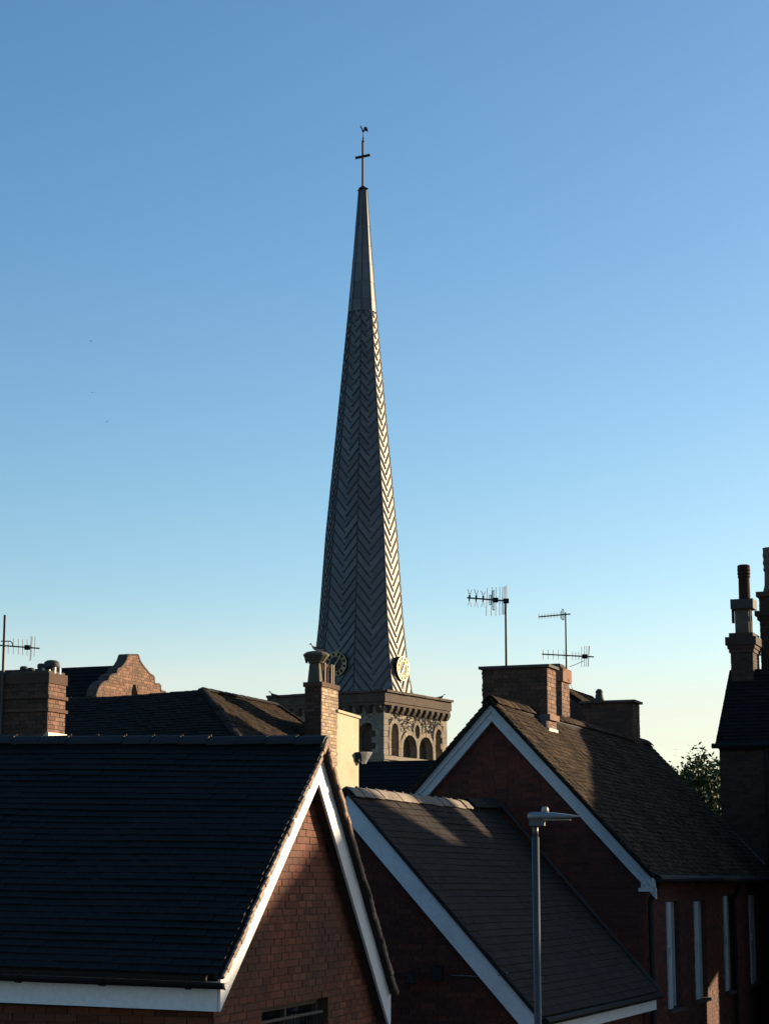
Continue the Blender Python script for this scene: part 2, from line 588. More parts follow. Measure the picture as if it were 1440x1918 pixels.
def roof_slope(rt, name, A0, A1, B0, mat, tw, gauge, over=1.35, th=0.014, maxn=300, poly=None, deck_th=0.10, warp=None,
               rot=0.004, wob=0.002, gap=0.004):
    """Slope with ridge A0->A1 and eave start B0 (below A0). Returns frame. Parts: roof (deck) > tile."""
    U = (A1 - A0).normalized()
    V = (A0 - B0)
    V = (V - U * V.dot(U)).normalized()
    N = U.cross(V)
    if N.z < 0:
        N = -N
    if poly is None:
        L = (A1 - A0).length
        h = (A0 - B0).dot(V)
        poly = [(0, 0), (L, 0), (L, h), (0, h)]
        O = A0 - V * h
    else:
        O = B0
    d = MB()
    lo = 0.02
    if warp:
        us_, vs_ = [p[0] for p in poly], [p[1] for p in poly]
        lo += max(0.0, -min(warp(min(us_) + (max(us_) - min(us_)) * i / 30.0, min(vs_) + (max(vs_) - min(vs_)) * j / 12.0) for i in range(31) for j in range(13)))
    d.prism([O + U * (p[0] if abs(p[0]) > 1e-6 else .13) + V * p[1] - N * lo for p in poly], -N * deck_th)
    dk = d.build(name, M['deck'], rt)
    ln = gauge * over
    lay(dk, 'tile', O, U, V, N, poly, mat, gauge, [tw], ln, gap, (th * 2.0, th * 0.6, th * 0.9, -th * 0.5),
        maxn, (), 0.0015, wob, 0.5, warp, 'tiling', rot)
    return O, U, V, N, dk


def ridge_run(rt, P0, P1, mat, n, w=0.13, tanp=0.9, lift=0.055, th=0.02, name='ridge_tile'):
    """Angled ridge tiles from P0 to P1 that follow the pitch, each a shell of its own, butted with a small lap."""
    d = (P1 - P0)
    L = d.length / n
    D = d.normalized()
    side = D.cross(Z).normalized()
    up = side.cross(D)
    cr = 0.045
    for i in range(n):
        m = MB()
        a = P0 + D * (L * i)
        b = a + D * (L * 0.985)
        k = 7
        lf = lift + R.uniform(-.006, .006)
        sh = side * R.uniform(-.006, .006)
        vs = []
        for p, lp in ((a, lf + .008), (b, lf)):
            for dz in (0.0, -th):
                for j in range(k):
                    x = -w + 2 * w * j / (k - 1)
                    vs.append(p + sh + side * x + up * (lp + dz + cr - math.sqrt((x * tanp) ** 2 + cr * cr)))
        f = []
        for j in range(k - 1):
            f.append((j, j + 1, 2 * k + j + 1, 2 * k + j))
            f.append((k + j, 3 * k + j, 3 * k + j + 1, k + j + 1))
            f.append((j, k + j, k + j + 1, j + 1))
            f.append((2 * k + j, 2 * k + j + 1, 3 * k + j + 1, 3 * k + j))
        f.append((0, 2 * k, 3 * k, k))
        f.append((k - 1, 2 * k - 1, 4 * k - 1, 3 * k - 1))
        m.add(vs, f)
        m.build(name, mat, rt)


def board(mb, A, B, N, h, th):
    """Rake board: upper edge A-B, hanging h straight down, thickness th against N."""
    mb.prism([A, B, B - Z * h, A - Z * h], -N * th)


# ================================================================== LEFT HOUSE
nL, gL = frame(16.3)
A0 = W(413, 1895, 19.0)                      # lower near corner of the gable boards
ov = 0.085                                   # tiles run past the boards
Pv = A0 + nL * ov
T = onplane(612.5, 1388, Pv, nL) - nL * ov
B1 = onplane(408.5, 1851, Pv, nL) - nL * ov
B2 = onplane(745, 1858, Pv, nL) - nL * ov
rt = root('brick_house', (A0.x, A0.y, 0), 'nearest brick house with long dark tiled roof and tall white boarded gable, left foreground', 'house')
P = T - nL * 5.5
for _ in range(30):
    P.z += (pix(P)[1] - 1386) * P.y / FPX
UL = (P - T).normalized()                    # along the ridge, away to the left
Ta = T - UL * ov
Be = B1 + (T - B1).normalized() * .17        # the tiles stop at the gutter
# front slope and far slope
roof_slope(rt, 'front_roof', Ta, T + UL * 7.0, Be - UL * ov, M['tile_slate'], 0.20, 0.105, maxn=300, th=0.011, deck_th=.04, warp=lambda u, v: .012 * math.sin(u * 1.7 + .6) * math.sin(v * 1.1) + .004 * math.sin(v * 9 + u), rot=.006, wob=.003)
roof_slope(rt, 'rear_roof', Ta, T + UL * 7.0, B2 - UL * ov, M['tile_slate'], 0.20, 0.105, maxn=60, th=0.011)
ridge_run(rt, Ta, T + UL * 7.0, M['ridge_slate'], 21, 0.14, 0.86)
# mortar lumps standing on the ridge joints
m = MB()
for i in range(1, 21):
    p = Ta + Z * 0.058 + (T + UL * 7.0 - Ta) * (i / 21.0)
    m.lathe(p, [(0.018, -0.01), (0.015, 0.010), (0.006, 0.016)], 6)
m.build('mortar_lump', M['mortar_pale'], rt, kind='stuff')
# verge: bedded tile ends on both rakes, broken pieces
for (Q, nm) in ((Be, 'near'), (B2, 'far')):
    d = (T - Q)
    n = int(d.length / 0.105)
    vg = MB()
    dn = d.normalized()
    pn = dn.cross(nL).normalized()
    if pn.z < 0:
        pn = -pn
    vg.prism([Q - pn * 0.040 - UL * ov * .9, T - pn * 0.040 - UL * ov * .9, T - pn * 0.024 - UL * ov * .9, Q - pn * 0.024 - UL * ov * .9], UL * (ov + 0.02))
    vo = vg.build('verge_bedding', M['deck'], rt)
    for i in range(n):
        a = Q + dn * (0.105 * i) - UL * (ov + R.uniform(0.006, 0.018))
        e = MB()
        t0 = pn * R.uniform(-.005, .005)
        lw_ = R.uniform(.046, .060) if R.random() > .12 else .030
        e.prism([a - pn * lw_ + t0, a + dn * 0.125 - pn * lw_ + t0, a + dn * 0.125 - pn * 0.006 + t0, a + pn * 0.010 + t0], UL * 0.022)
        e.build('verge_tile', M['verge'], vo)
e = MB()
ec_ = Ta - UL * .012
e.prism([ec_ + gL * x + Z * z for x, z in ((-.135, -.10), (-.085, -.035), (-.04, .015), (0, .035), (.04, .015), (.085, -.035), (.135, -.10), (.06, -.085), (0, -.045), (-.06, -.085))], UL * .05)
e.build('ridge_end_mortar', M['verge'], rt)
# white gable boards
rake_z = lambda Q_, f: T.z + (Q_.z - T.z) * f
fA = (A0 - T).dot(gL) / (B1 - T).dot(gL)
Rk = T + (B1 - T) * fA
hb = Rk.z - A0.z                              # height of the boards
b = MB()
b.prism([T - Z * .03, Rk - Z * .03, A0, T - Z * hb], -nL * .028)
b.build('bargeboard', M['paint_white'], rt)
b = MB()
s3 = nL * .003
b.prism([T - Z * .03 - s3, B2 - Z * .03 - s3, B2 - Z * hb - s3, T - Z * hb - s3], -nL * .028)
b.build('bargeboard', M['paint_white'], rt)
wall_in = 0.16
# soffit under the overhanging gable
for Q in (Rk, B2):
    s_ = MB()
    a, c = T - Z * 0.34 - nL * 0.032, Q - Z * 0.34 - nL * 0.032
    s_.prism([a, c, c - nL * (wall_in - .03), a - nL * (wall_in - .03)], -Z * 0.012)
    s_.build('soffit', M['soffit'], rt)
# gable wall
Og = Vector((A0.x, A0.y, 0)) - nL * wall_in
gv = Z
poly = [uv(p, Og, gL, gv) for p in (Rk, B2, T)]
(u1, v1), (u2, v2), (ut, vt) = poly
eave_in = 0.22
wp = [(u1 + eave_in, 0.0), (u2 - 0.1, 0.0), (u2 - 0.1, v2 - 0.1), (ut, vt - 0.12),
      (u1 + eave_in, v1 - 0.12 + eave_in * (vt - v1) / (ut - u1))]
# window opening
wa = onplane(489, 1889, Og, nL); wb = onplane(613, 1868, Og, nL)
hu0, hv1 = uv(wa, Og, gL, gv); hu1 = uv(wb, Og, gL, gv)[0]
hv0 = hv1 - 0.95
wl = MB()
holed(wl, Og, gL, gv, nL, wp, [[(hu0, hv0), (hu1, hv0), (hu1, hv1), (hu0, hv1)]], 0.22)
gw = wl.build('gable_wall', M['mortar_pale'], rt)
lay(gw, 'brick', Og, gL, gv, nL, wp, M['brick_red'], 0.075, [0.225], 0.065, 0.010, (0.011, 0.011, -0.03, -0.03), 300,
    [(hu0, hu1, hv0, hv1)], 0.002, 0.0035, 0.5, None, 'brickwork', 0.008)
# barred window
wf = MB()
iw = Og - nL * 0.14


def GP(u, v, z=0.0):
    return Og + gL * u + gv * v + nL * z


fr = MB()
for (a, c) in (((hu0 + .03, hv0), (hu0 + .03, hv1)), ((hu1 - .03, hv0), (hu1 - .03, hv1))):
    fr.bar(GP(*a, -.14), GP(*c, -.14), gL * .03, nL * .03)
for v in (hv0 + .031, hv1 - .031):
    fr.bar(GP(hu0 + .06, v, -.14), GP(hu1 - .06, v, -.14), gv * .03, nL * .03)
fr.bar(GP((hu0 + hu1) / 2, hv0 + .06, -.14), GP((hu0 + hu1) / 2, hv1 - .06, -.14), gL * .025, nL * .025)
win = fr.build('window', M['soffit'], rt)
pn_ = MB(); pn_.box(GP((hu0 + hu1) / 2, (hv0 + hv1) / 2, -.165), gL * ((hu1 - hu0) / 2 - .03), gv * ((hv1 - hv0) / 2 - .03), nL * .004)
pn_.build('pane', M['glass_dark'], win)
n = int((hu1 - hu0) / 0.11)
for i in range(1, n):
    br = MB(); u = hu0 + (hu1 - hu0) * i / n
    br.tube(GP(u, hv0 + .02, -.05), GP(u, hv1 - 0.16, -.05), .009, None, 6)
    br.build('bar', M['iron'], win)
for v in (hv1 - .15, hv0 + .2):
    br = MB(); br.bar(GP(hu0 + .002, v, -.05), GP(hu1 - .002, v, -.05), gv * .014, nL * .006)
    br.build('rail', M['soffit'], win)
# eaves: fascia, soffit, gutter, wall below
fz_top, fz_bot = 0.02, -0.27
f0 = A0 + Z * 0.27 - nL * 0.032
fs = MB()
fs.prism([f0 + Z * 0.0, f0 + UL * 7.0, f0 + UL * 7.0 + Z * fz_bot * 1.0, f0 + Z * fz_bot], -gL * 0.022)
fs.build('fascia', M['paint_white'], rt)
so = MB()
q0 = f0 + Z * (fz_bot + 0.012)
so.prism([q0, q0 + UL * 7.0, q0 + UL * 7.0 + gL * 0.22, q0 + gL * 0.22], Z * 0.010)
so.build('soffit', M['soffit'], rt)
gt = MB()
gc = Be - gL * 0.035 - Z * 0.062
gdir = UL
k = 9
vs = []
ga, gb = gc - UL * 0.115, gc + UL * 7.0
for p in (ga, gb):
    for rr in (0.058, 0.052):
        for j in range(k):
            t = math.pi * j / (k - 1)
            vs.append(p + gL * (-math.cos(t) * rr) - Z * (math.sin(t) * rr))
f = []
for j in range(k - 1):
    f += [(j, j + 1, 2 * k + j + 1, 2 * k + j), (k + j, 3 * k + j, 3 * k + j + 1, k + j + 1)]
f += [(0, 2 * k, 3 * k, k), (k - 1, 2 * k - 1, 4 * k - 1, 3 * k - 1)]
gt.add(vs, f)
gto = gt.build('gutter', M['plastic_black'], rt)
ec = MB()
ec.prism([ga + gL * (-math.cos(math.pi * j / 8) * .062) - Z * (math.sin(math.pi * j / 8) * .062) for j in range(9)], -UL * 0.02)
ec.build('end_cap', M['lamp_grey'], gto)
for i in range(8):
    p = gc + UL * (0.22 + i * 0.86)
    br = MB(); br.prism([p + gL * (-math.cos(math.pi * j / 6) * .070) - Z * (math.sin(math.pi * j / 6) * .070) for j in range(7)], UL * 0.05)
    br.build('gutter_bracket', M['plastic_black'], gto)
# front wall below the eaves
Of = Og + gL * (u1 + eave_in) - nL * .012
Uf = Vector((UL.x, UL.y, 0)).normalized()
fwp = [(0.0, 0.0), (7.0, 0.0), (7.0, A0.z + 0.1), (0.0, A0.z - 0.02)]
fw = MB(); fw.prism([Of + Uf * a + Z * c for a, c in fwp], gL * 0.22)
fwo = fw.build('front_wall', M['mortar_pale'], rt)
lay(fwo, 'brick', Of, Uf, Z, -gL, fwp, M['brick_red'], 0.075, [0.225], 0.065, 0.010, (0.011, 0.011, -0.03, -0.03), 150,
    (), 0.002, 0.003, 0.5, None, 'brickwork', 0.008)
# far side wall and back closing slab
bw = MB(); bw.prism([Og + gL * (u2 - .32), Og + gL * (u2 - .32) - nL * 7.0, Og + gL * (u2 - .32) - nL * 7.0 + Z * (v2 + .1), Og + gL * (u2 - .32) + Z * (v2 + .1)], gL * 0.22)
bw.build('side_wall', M['mortar_pale'], rt)

# ================================================================== LOW HOUSE (tiled roof with the sun patch)
P0 = W(655, 1476, 27.0)
NG = -E2
A = onplane(652, 1481, P0, NG)
Bq = onplane(1013, 1906, P0, NG)
rt = root('low_tiled_house', (A.x, A.y, 0), 'low house with dark tiled roof, sunlit strip on its ridge, behind the street lamp', 'house')
LL = 6.55
drop = A.z - Bq.z
wr = (Bq - A).dot(E1)
Bl = A - E1 * (wr * 0.85) - Z * drop * 0.85
ov = 0.06
roof_slope(rt, 'right_roof', A - E2 * ov, A + E2 * LL, Bq - E2 * ov, M['tile_low'], 0.22, 0.118, maxn=300, th=0.013, gap=.0015, warp=lambda u, v: .014 * math.sin(u * 1.3 + .4) * math.sin(v * 1.0) + .004 * math.sin(v * 8 + u), rot=.008, wob=.003)
roof_slope(rt, 'left_roof', A - E2 * ov, A + E2 * LL, Bl - E2 * ov, M['tile_low'], 0.22, 0.128, maxn=0, th=0.010)
ridge_run(rt, A - E2 * ov, A + E2 * 5.0, M['ridge_low'], 14, 0.14, 1.1)
m = MB()
for i in range(1, 14):
    p = A - E2 * ov + Z * 0.056 + E2 * (5.06 * i / 14.0)
    m.lathe(p, [(0.02, -0.01), (0.018, 0.012), (0.008, 0.020)], 6)
m.build('mortar_lump', M['ridge_low'], rt, kind='stuff')
# raised ridge flashing against the taller gable
Vr = (A - Bq).normalized()
Nr = E2.cross(Vr)
if Nr.z < 0:
    Nr = -Nr
ridge_run(rt, A + E2 * 5.02 + Z * .05, A + E2 * (LL - .02) + Z * .09, M['tile_low'], 4, 0.16, 1.1)
fl = MB()
fa = A + E2 * (LL - 0.03) + Nr * 0.12
fb = Bq + E2 * (LL - 0.03) + Nr * 0.05
fl.bar(fa, fb, E2 * 0.012, Nr * 0.02)
fl.build('flashing', M['lead_roll'], rt)
# verge + boards
vd = (A - Bq).normalized()
c0 = Bq + Nr * 0.0 - E2 * (ov - .01)
vb = MB(); vb.prism([Bq - Nr * .035 - E2 * (ov - .02), A - Nr * .035 - E2 * (ov - .02), A - Nr * .004 - E2 * (ov - .02), Bq - Nr * .004 - E2 * (ov - .02)], E2 * (ov + .03))
vb.build('verge_bedding', M['tile_low'], rt)
b = MB(); board(b, A - Z * 0.05, Bq - Z * 0.05, NG, 0.36, 0.03); b.build('bargeboard', M['paint_white'], rt)
b = MB(); board(b, A - Z * 0.05, Bl - Z * 0.05, NG, 0.36, 0.034); b.build('bargeboard', M['paint_white'], rt)
Ow = Vector((A.x, A.y, 0)) - NG * 0.12
ua, va = uv(A, Ow, E1, Z)
ur, vr = uv(Bq, Ow, E1, Z)
ul, vl = uv(Bl, Ow, E1, Z)
wp = [(ul + .2, 0), (ur - .25, 0), (ur - .25, vr - .2 + .25 * drop / wr), (ua, va - .2), (ul + .2, vl)]
wl = MB(); wl.prism([Ow + E1 * a + Z * c for a, c in wp], -NG * 0.22)
gw = wl.build('gable_wall', M['mortar_dark'], rt)
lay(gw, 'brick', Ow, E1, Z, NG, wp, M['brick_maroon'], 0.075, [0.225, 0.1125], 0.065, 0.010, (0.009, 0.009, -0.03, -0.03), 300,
    (), 0.002, 0.003, 0.5, None, 'brickwork', 0.008)
# right side: fascia and wall
fs = MB(); q = Bq - E1 * 0.03
fs.prism([q - Z * .06, q + E2 * LL - Z * .06, q + E2 * LL - Z * .27, q - Z * .27], -E1 * .022)
fs.build('fascia', M['paint_white'], rt)
gq = Bq + E1 * 0.05 - Z * 0.055
gm = MB(); gm.tube(gq, gq + E2 * LL, 0.05, None, 8); gm.build('gutter', M['plastic_black'], rt)
sw = MB(); sp = Ow + E1 * (ur - .25)
sw.prism([sp + E2 * .23, sp + E2 * (LL - .2), sp + E2 * (LL - .2) + Z * (vr - .1), sp + E2 * .23 + Z * (vr - .1)], -E1 * .22)
swo = sw.build('side_wall', M['mortar_dark'], rt)
lay(swo, 'brick', sp, E2, Z, E1, [(.0, 0), (LL - .2, 0), (LL - .2, vr - .1), (0.0, vr - .1)], M['brick_maroon'], 0.075, [0.225, .1125], 0.065, 0.010,
    (0.009, 0.009, -0.03, -0.03), 0, (), 0.002, 0.003, 0.5, None, 'brickwork', 0.008)
# things on the gable wall
lw = onplane(775, 1832, Ow, NG)
t_ = root('wall_lamp', lw, 'small dark bell shaped wall lamp on the shaded brick gable', 'lamp')
m = MB(); m.lathe(lw + NG * .12 - Z * .07, [(.075, 0), (.07, .03), (.045, .10), (.02, .13), (.012, .15)], 12); m.build('lamp_shade', M['iron'], t_, True)
m = MB(); m.path([lw, lw + NG * .08 + Z * .12, lw + NG * .12 + Z * .08], .012, 6); m.build('arm', M['iron'], t_)
lw = onplane(822, 1822, Ow, NG)
t_ = root('satellite_bracket', lw, 'dark bracket box with a bent arm on the shaded brick gable', 'bracket')
m = MB(); m.box(lw + NG * .06, E1 * .07, Z * .10, NG * .05); m.build('box', M['iron'], t_)
m = MB(); m.path([lw + NG * .08 + Z * .06, lw + NG * .2 + E1 * .02 + Z * .14, lw + NG * .2 + E1 * .03 - Z * .02], .012, 6); m.build('arm', M['iron'], t_)
m = MB()
pts = [onplane(846, 1827, Ow + NG * .02, NG), onplane(880, 1828, Ow + NG * .02, NG), onplane(920, 1831, Ow + NG * .02, NG), onplane(935, 1826, P0 + NG * .012, NG), onplane(950, 1822, P0 + NG * .012, NG)]
m.path(pts, .008, 6)
top(m, 'cable', M['lamp_grey'], pts[0], 'thin pale cable running along the brick gable onto the white board', 'cable')

# ================================================================== MIDDLE HOUSE
M0 = W(918, 1312, 33.1)
A = onplane(919, 1309, M0, NG)
Br = onplane(1226, 1640, M0, NG)
rt = root('red_brick_house', (A.x, A.y, 0), 'tall red brick gabled house with grey boards, mossy brown tiled roof lit near the ridge', 'house')
wr = (Br - A).dot(E1)
drop = A.z - Br.z
sl = drop / wr
Bl = A - E1 * (wr * .95) - Z * (drop * .95)
LL = 11.2
ov = 0.07
mid_A, mid_Br, mid_LL = A, Br, LL
sag = lambda u, v: -0.035 * math.sin(min(1, max(0, u / 11.0)) * math.pi) - 0.012 * math.sin(u * 2.3 + v * .7)
roof_slope(rt, 'right_roof', A - E2 * ov, A + E2 * LL, Br - E2 * ov, M['tile_brown'], 0.17, 0.105, maxn=300, th=0.014, warp=sag, rot=.02, wob=.005)
roof_slope(rt, 'left_roof', A - E2 * ov, A + E2 * LL, Bl - E2 * ov, M['tile_brown'], 0.17, 0.105, maxn=0, th=0.014, warp=sag, rot=.02, wob=.005)
ridge_run(rt, A - E2 * ov, A + E2 * 2.5, M['tile_brown'], 8, 0.15, 1.07)
ridge_run(rt, A + E2 * 3.0, A + E2 * LL, M['tile_brown'], 24, 0.14, 1.07)
for Q, s in ((Br, 1), (Bl, -1)):
    d = (A - Q).normalized()
    Nn = d.cross(E2); Nn = Nn if Nn.z > 0 else -Nn
    vb = MB(); vb.prism([Q - Nn * .06 - E2 * ov, A - Nn * .06 - E2 * ov, A + Nn * .0 - E2 * ov, Q + Nn * .0 - E2 * ov], E2 * (ov + .03))
    vbo = vb.build('verge_bedding', M['tile_hip'], rt)
    n = int((A - Q).length / .105)
    for i in range(n):
        a_ = Q + d * (.105 * i) - E2 * (ov + R.uniform(0, .02))
        e = MB(); t0 = Nn * R.uniform(-.006, .008)
        e.prism([a_ - Nn * .012 + t0, a_ + d * .14 - Nn * .018 + t0, a_ + d * .14 + t0, a_ + Nn * .018 + t0], E2 * .09)
        e.build('verge_tile', M['tile_brown'], vbo)
    b = MB(); board(b, A - Z * .075, Q - Z * .075, NG, .13, .04 + (.004 if s < 0 else 0)); bo = b.build('bargeboard', M['paint_grey'], rt)
    b = MB(); board(b, A - Z * .205, Q - Z * .205, NG * 1.0, .16, .075 + (.004 if s < 0 else 0));
    for i_ in range(len(b.v)):
        b.v[i_] = b.v[i_] - NG * .028
    b.build('lower_board', M['paint_grey'], bo)
# carved bracket at the foot of the boards
cb = MB()
p = Br - E1 * .10 - Z * .02
cb.box(p - Z * .10 - E1 * .02, E1 * .10, Z * .07, NG * .05)
cb.box(p - Z * .20 - E1 * .05, E1 * .11, Z * .028, NG * .06)
for i in range(5):
    cb.lathe(p + NG * .055 - Z * (.05 + .055 * (i % 2)) + E1 * (-.11 + .045 * i), [(.014, -.03), (.026, 0), (.014, .03)], 7)
cb.build('corbel', M['paint_grey'], rt)
Ow = Vector((A.x, A.y, 0)) - NG * 0.13
ua, va = uv(A, Ow, E1, Z); ur, vr = uv(Br, Ow, E1, Z); ul, vl = uv(Bl, Ow, E1, Z)
wx = ur - .22
wp = [(ul + .2, 0), (wx, 0), (wx, vr - .14 + .22 * sl), (ua, va - .14), (ul + .2, vl - .14 + .2 * sl)]
wl = MB(); wl.prism([Ow + E1 * a + Z * c for a, c in wp], -NG * .24)
gw = wl.build('gable_wall', M['mortar_dark'], rt)
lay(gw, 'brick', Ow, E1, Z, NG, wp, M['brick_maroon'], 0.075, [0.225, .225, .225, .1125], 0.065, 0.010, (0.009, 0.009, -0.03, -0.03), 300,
    (), 0.002, 0.003, 0.45, None, 'brickwork', 0.008)
# right side wall with four tall windows
sp = Ow + E1 * wx
mid_side = sp
SH = Br.z - 0.05
holes = []
wins = [(1247.5, 1272, 1688, 1889), (1299.5, 1322, 1687, 1871), (1354, 1373, 1677, 1856), (1402, 1421, 1676, 1842)]
for (xa, xb, ya, yb) in wins:
    pa = onplane(xa, (ya + yb) / 2, sp, E1); pb = onplane(xb, (ya + yb) / 2, sp, E1)
    um = uv((pa + pb) / 2, sp, E2, Z)[0]
    dpt = (pa + pb) / 2
    vt_ = uv(onplane((xa + xb) / 2, ya, sp, E1), sp, E2, Z)[1]
    vb_ = uv(onplane((xa + xb) / 2, yb, sp, E1), sp, E2, Z)[1]
    hw_ = abs(uv(pa, sp, E2, Z)[0] - uv(pb, sp, E2, Z)[0]) / 2
    holes.append((um - hw_, um + hw_, vb_, vt_))
SL = 14.5
outer = [(0.25, 0), (SL, 0), (SL, SH), (0.25, SH)]
sw = MB()
holed(sw, sp, E2, Z, E1, outer, [[(h[0], h[2]), (h[1], h[2]), (h[1], h[3]), (h[0], h[3])] for h in holes], .24)
swo = sw.build('side_wall', M['mortar_dark'], rt)
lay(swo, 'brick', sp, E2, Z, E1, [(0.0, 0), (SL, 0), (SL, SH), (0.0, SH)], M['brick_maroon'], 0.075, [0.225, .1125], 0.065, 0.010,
    (0.009, 0.009, -0.03, -0.03), 120, holes, 0.002, 0.003, 0.5, None, 'brickwork', 0.008)
for (h0, h1, g0, g1) in holes:
    def SP(u, v, z):
        return sp + E2 * u + Z * v + E1 * z
    w_ = MB()
    st = .27 * (h1 - h0)
    w_.box(SP(h0 + st / 2 + .005, (g0 + g1) / 2, .002), E2 * (st / 2), Z * ((g1 - g0) / 2 - .01), E1 * .03)
    w_.box(SP(h1 - .015, (g0 + g1) / 2, -.11), E2 * .012, Z * ((g1 - g0) / 2 - .01), E1 * .03)
    w_.box(SP(h0 + .03, (g0 + g1) / 2 + .06, .045), E2 * .02, Z * .07, E1 * .02)
    wo = w_.build('window', M['paint_grey'], rt)
    p_ = MB(); p_.box(SP((h0 + h1) / 2, (g0 + g1) / 2, -.15), E2 * ((h1 - h0) / 2 - .01), Z * ((g1 - g0) / 2 - .02), E1 * .004)
    p_.build('pane', M['glass_dark'], wo)
    p_ = MB(); p_.box(SP((h0 + h1) / 2, g0 - .03, .02), E2 * ((h1 - h0) / 2 + .03), Z * .028, E1 * .06)
    p_.build('sill', M['cap_stone'], wo)
# gutter and downpipes
gq = Br + E1 * .06 - Z * .05
gm = MB(); gm.tube(gq, gq + E2 * 12.3, .055, None, 8); gm.build('gutter', M['plastic_black'], rt)
for u in (0.12, 7.05):
    dp = MB()
    q = sp + E2 * u + E1 * .08
    dp.path([Vector((q.x, q.y, Br.z - .08)) + E1 * .16, Vector((q.x, q.y, Br.z - .4)), Vector((q.x, q.y, 0.0))], .045, 8)
    dp.build('downpipe', M['plastic_black'], rt)

# ------------------------------------------------------------------ chimneys


def chimney(label, P, w, d, h, bmat, mmat, bands=(), cap=None, capmat=None, maxn=(120, 80), ax=(E1, E2), group='chimney stacks on the roofs', course=.075,
            bl=(.225, .1125), name='chimney', fmat=None):
    """P is the top near-left corner of the stack. ax = (right, away)."""
    a1, a2 = ax
    rt = root(name, P - Z * h, label, 'chimney', group)
    c = MB()
    ctr = P + a1 * w / 2 + a2 * d / 2 - Z * h / 2
    c.box(ctr, a1 * (w / 2 - .008), a2 * (d / 2 - .008), Z * h / 2)
    st = c.build('stack', mmat, rt)
    Of_ = P - Z * h
    pr = (0.008, 0.008, -0.03, -0.03)
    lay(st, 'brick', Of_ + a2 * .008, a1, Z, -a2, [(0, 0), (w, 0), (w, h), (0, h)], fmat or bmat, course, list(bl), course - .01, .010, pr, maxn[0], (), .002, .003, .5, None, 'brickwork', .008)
    lay(st, 'brick', Of_ + a1 * (w - .008), a2, Z, a1, [(.03, 0), (d, 0), (d, h), (.03, h)], bmat, course, list(bl), course - .01, .010, pr, maxn[1], (), .002, .003, .5, None, 'brickwork', .008)
    lay(st, 'brick', Of_ + a1 * .008, a2, Z, -a1, [(.03, 0), (d, 0), (d, h), (.03, h)], bmat, course, list(bl), course - .01, .010, pr, 0, (), .002, .003, .5, None, 'brickwork', .008)
    for (z, hh, o) in bands:
        m = MB()
        m.box(P + a1 * w / 2 + a2 * d / 2 - Z * (z + hh / 2), a1 * (w / 2 + o), a2 * (d / 2 + o), Z * hh / 2)
        m.build('band', fmat or bmat, rt)
    if cap:
        th, o = cap
        m = MB()
        m.box(P + a1 * w / 2 + a2 * d / 2 + Z * th / 2, a1 * (w / 2 + o), a2 * (d / 2 + o), Z * th / 2)
        m.build('cap', capmat or M['cap_stone'], rt)
    return rt


def quad_px(P0, N, xl, yt, xr, yb=None):
    a = onplane(xl, yt, P0, N)
    b_ = onplane(xr, yt, P0, N)
    return a, b_


# chimney on the ridge of the middle house
cp = mid_A + E2 * 2.35
Pl, Pr_ = quad_px(cp, NG, 902, 1254, 1024)
w = (Pr_ - Pl).dot(E1)
ch1 = chimney('wide red brick chimney on the middle ridge with a slab cap and a tall aerial', Pl, w, .56, 1.6, M['brick_brown'], M['mortar_dark'], [], (.05, .05), M['cap_stone'], (140, 60), fmat=M['brick_shade'])  # front painted darker than the sunlit side, shade in its colour
bp = Pl + E1 * (w - .02) + E2 * .28 - Z * .88
m = MB(); m.box(bp, E1 * .07, E2 * .30, Z * .05); m.build('corbel', M['brick_brown'], ch1)
m = MB()
m.box(Pl + E1 * (w + .012) + E2 * .28 - Z * 1.10, E1 * .015, E2 * .285, Z * .026)
m.build('flashing', M['cap_pale'], ch1)
m = MB()
m.box(Pl + E1 * (w * .80) - E2 * .012 - Z * .95, E1 * (w * .19), E2 * .010, Z * .12)
m.build('flashing', M['lead_flash'], ch1)

# second stack just behind it
cp2 = mid_A + E2 * 5.6 - E1 * .4
Pl, Pr_ = quad_px(cp2, NG, 1021, 1252, 1051)
w = (Pr_ - Pl).dot(E1)
ch2 = chimney('narrow brick stack squeezed behind the wide red chimney, carrying two aerials', Pl, w, .55, 2.1, M['brick_brown'], M['mortar_dark'], [(0.0, .26, .04)], None, None, (60, 50), fmat=M['brick_brown'])
m = MB()
c_ = Pl + E1 * w / 2 + E2 * .275
vs = []
for zz, o in ((0.0, .0), (.10, -.12)):
    for sx, sy in ((-1, -1), (1, -1), (1, 1), (-1, 1)):
        vs.append(c_ + E1 * sx * (w / 2 + o * .6) + E2 * sy * (.275 + o) + Z * zz)
m.add(vs, [(0, 3, 2, 1), (4, 5, 6, 7), (0, 1, 5, 4), (1, 2, 6, 5), (2, 3, 7, 6), (3, 0, 4, 7)])
m.build('cap', M['cap_stone'], ch2)

# third stack at the far end of the ridge
cp3 = mid_A + E2 * 9.6
Pl, Pr_ = quad_px(cp3, NG, 1090, 1318, 1184)
w = (Pr_ - Pl).dot(E1)
ch3 = chimney('low wide brick chimney at the far end of the mossy roof with one small pot', Pl, w, .62, 1.9, M['brick_shade'], M['mortar_dark'], [(.78, .08, .05)], (.05, .06), M['cap_stone'], (140, 30))
pb = onplane(1122, 1314, cp3 + E2 * .3, NG)
m = MB(); m.lathe(pb, [(.11, 0), (.10, .05), (.085, .10), (.085, .14), (.07, .16), (.085, .20), (.06, .25), (.02, .27)], 12)
m.build('pot', M['pot_dark'], ch3, True)
m = MB(); m.box(Pl + E1 * w * .88 - E2 * .012 - Z * .80, E1 * (w * .10), E2 * .012, Z * .10); m.build('flashing', M['lead_flash'], ch3)

# ------------------------------------------------------------------ aerials


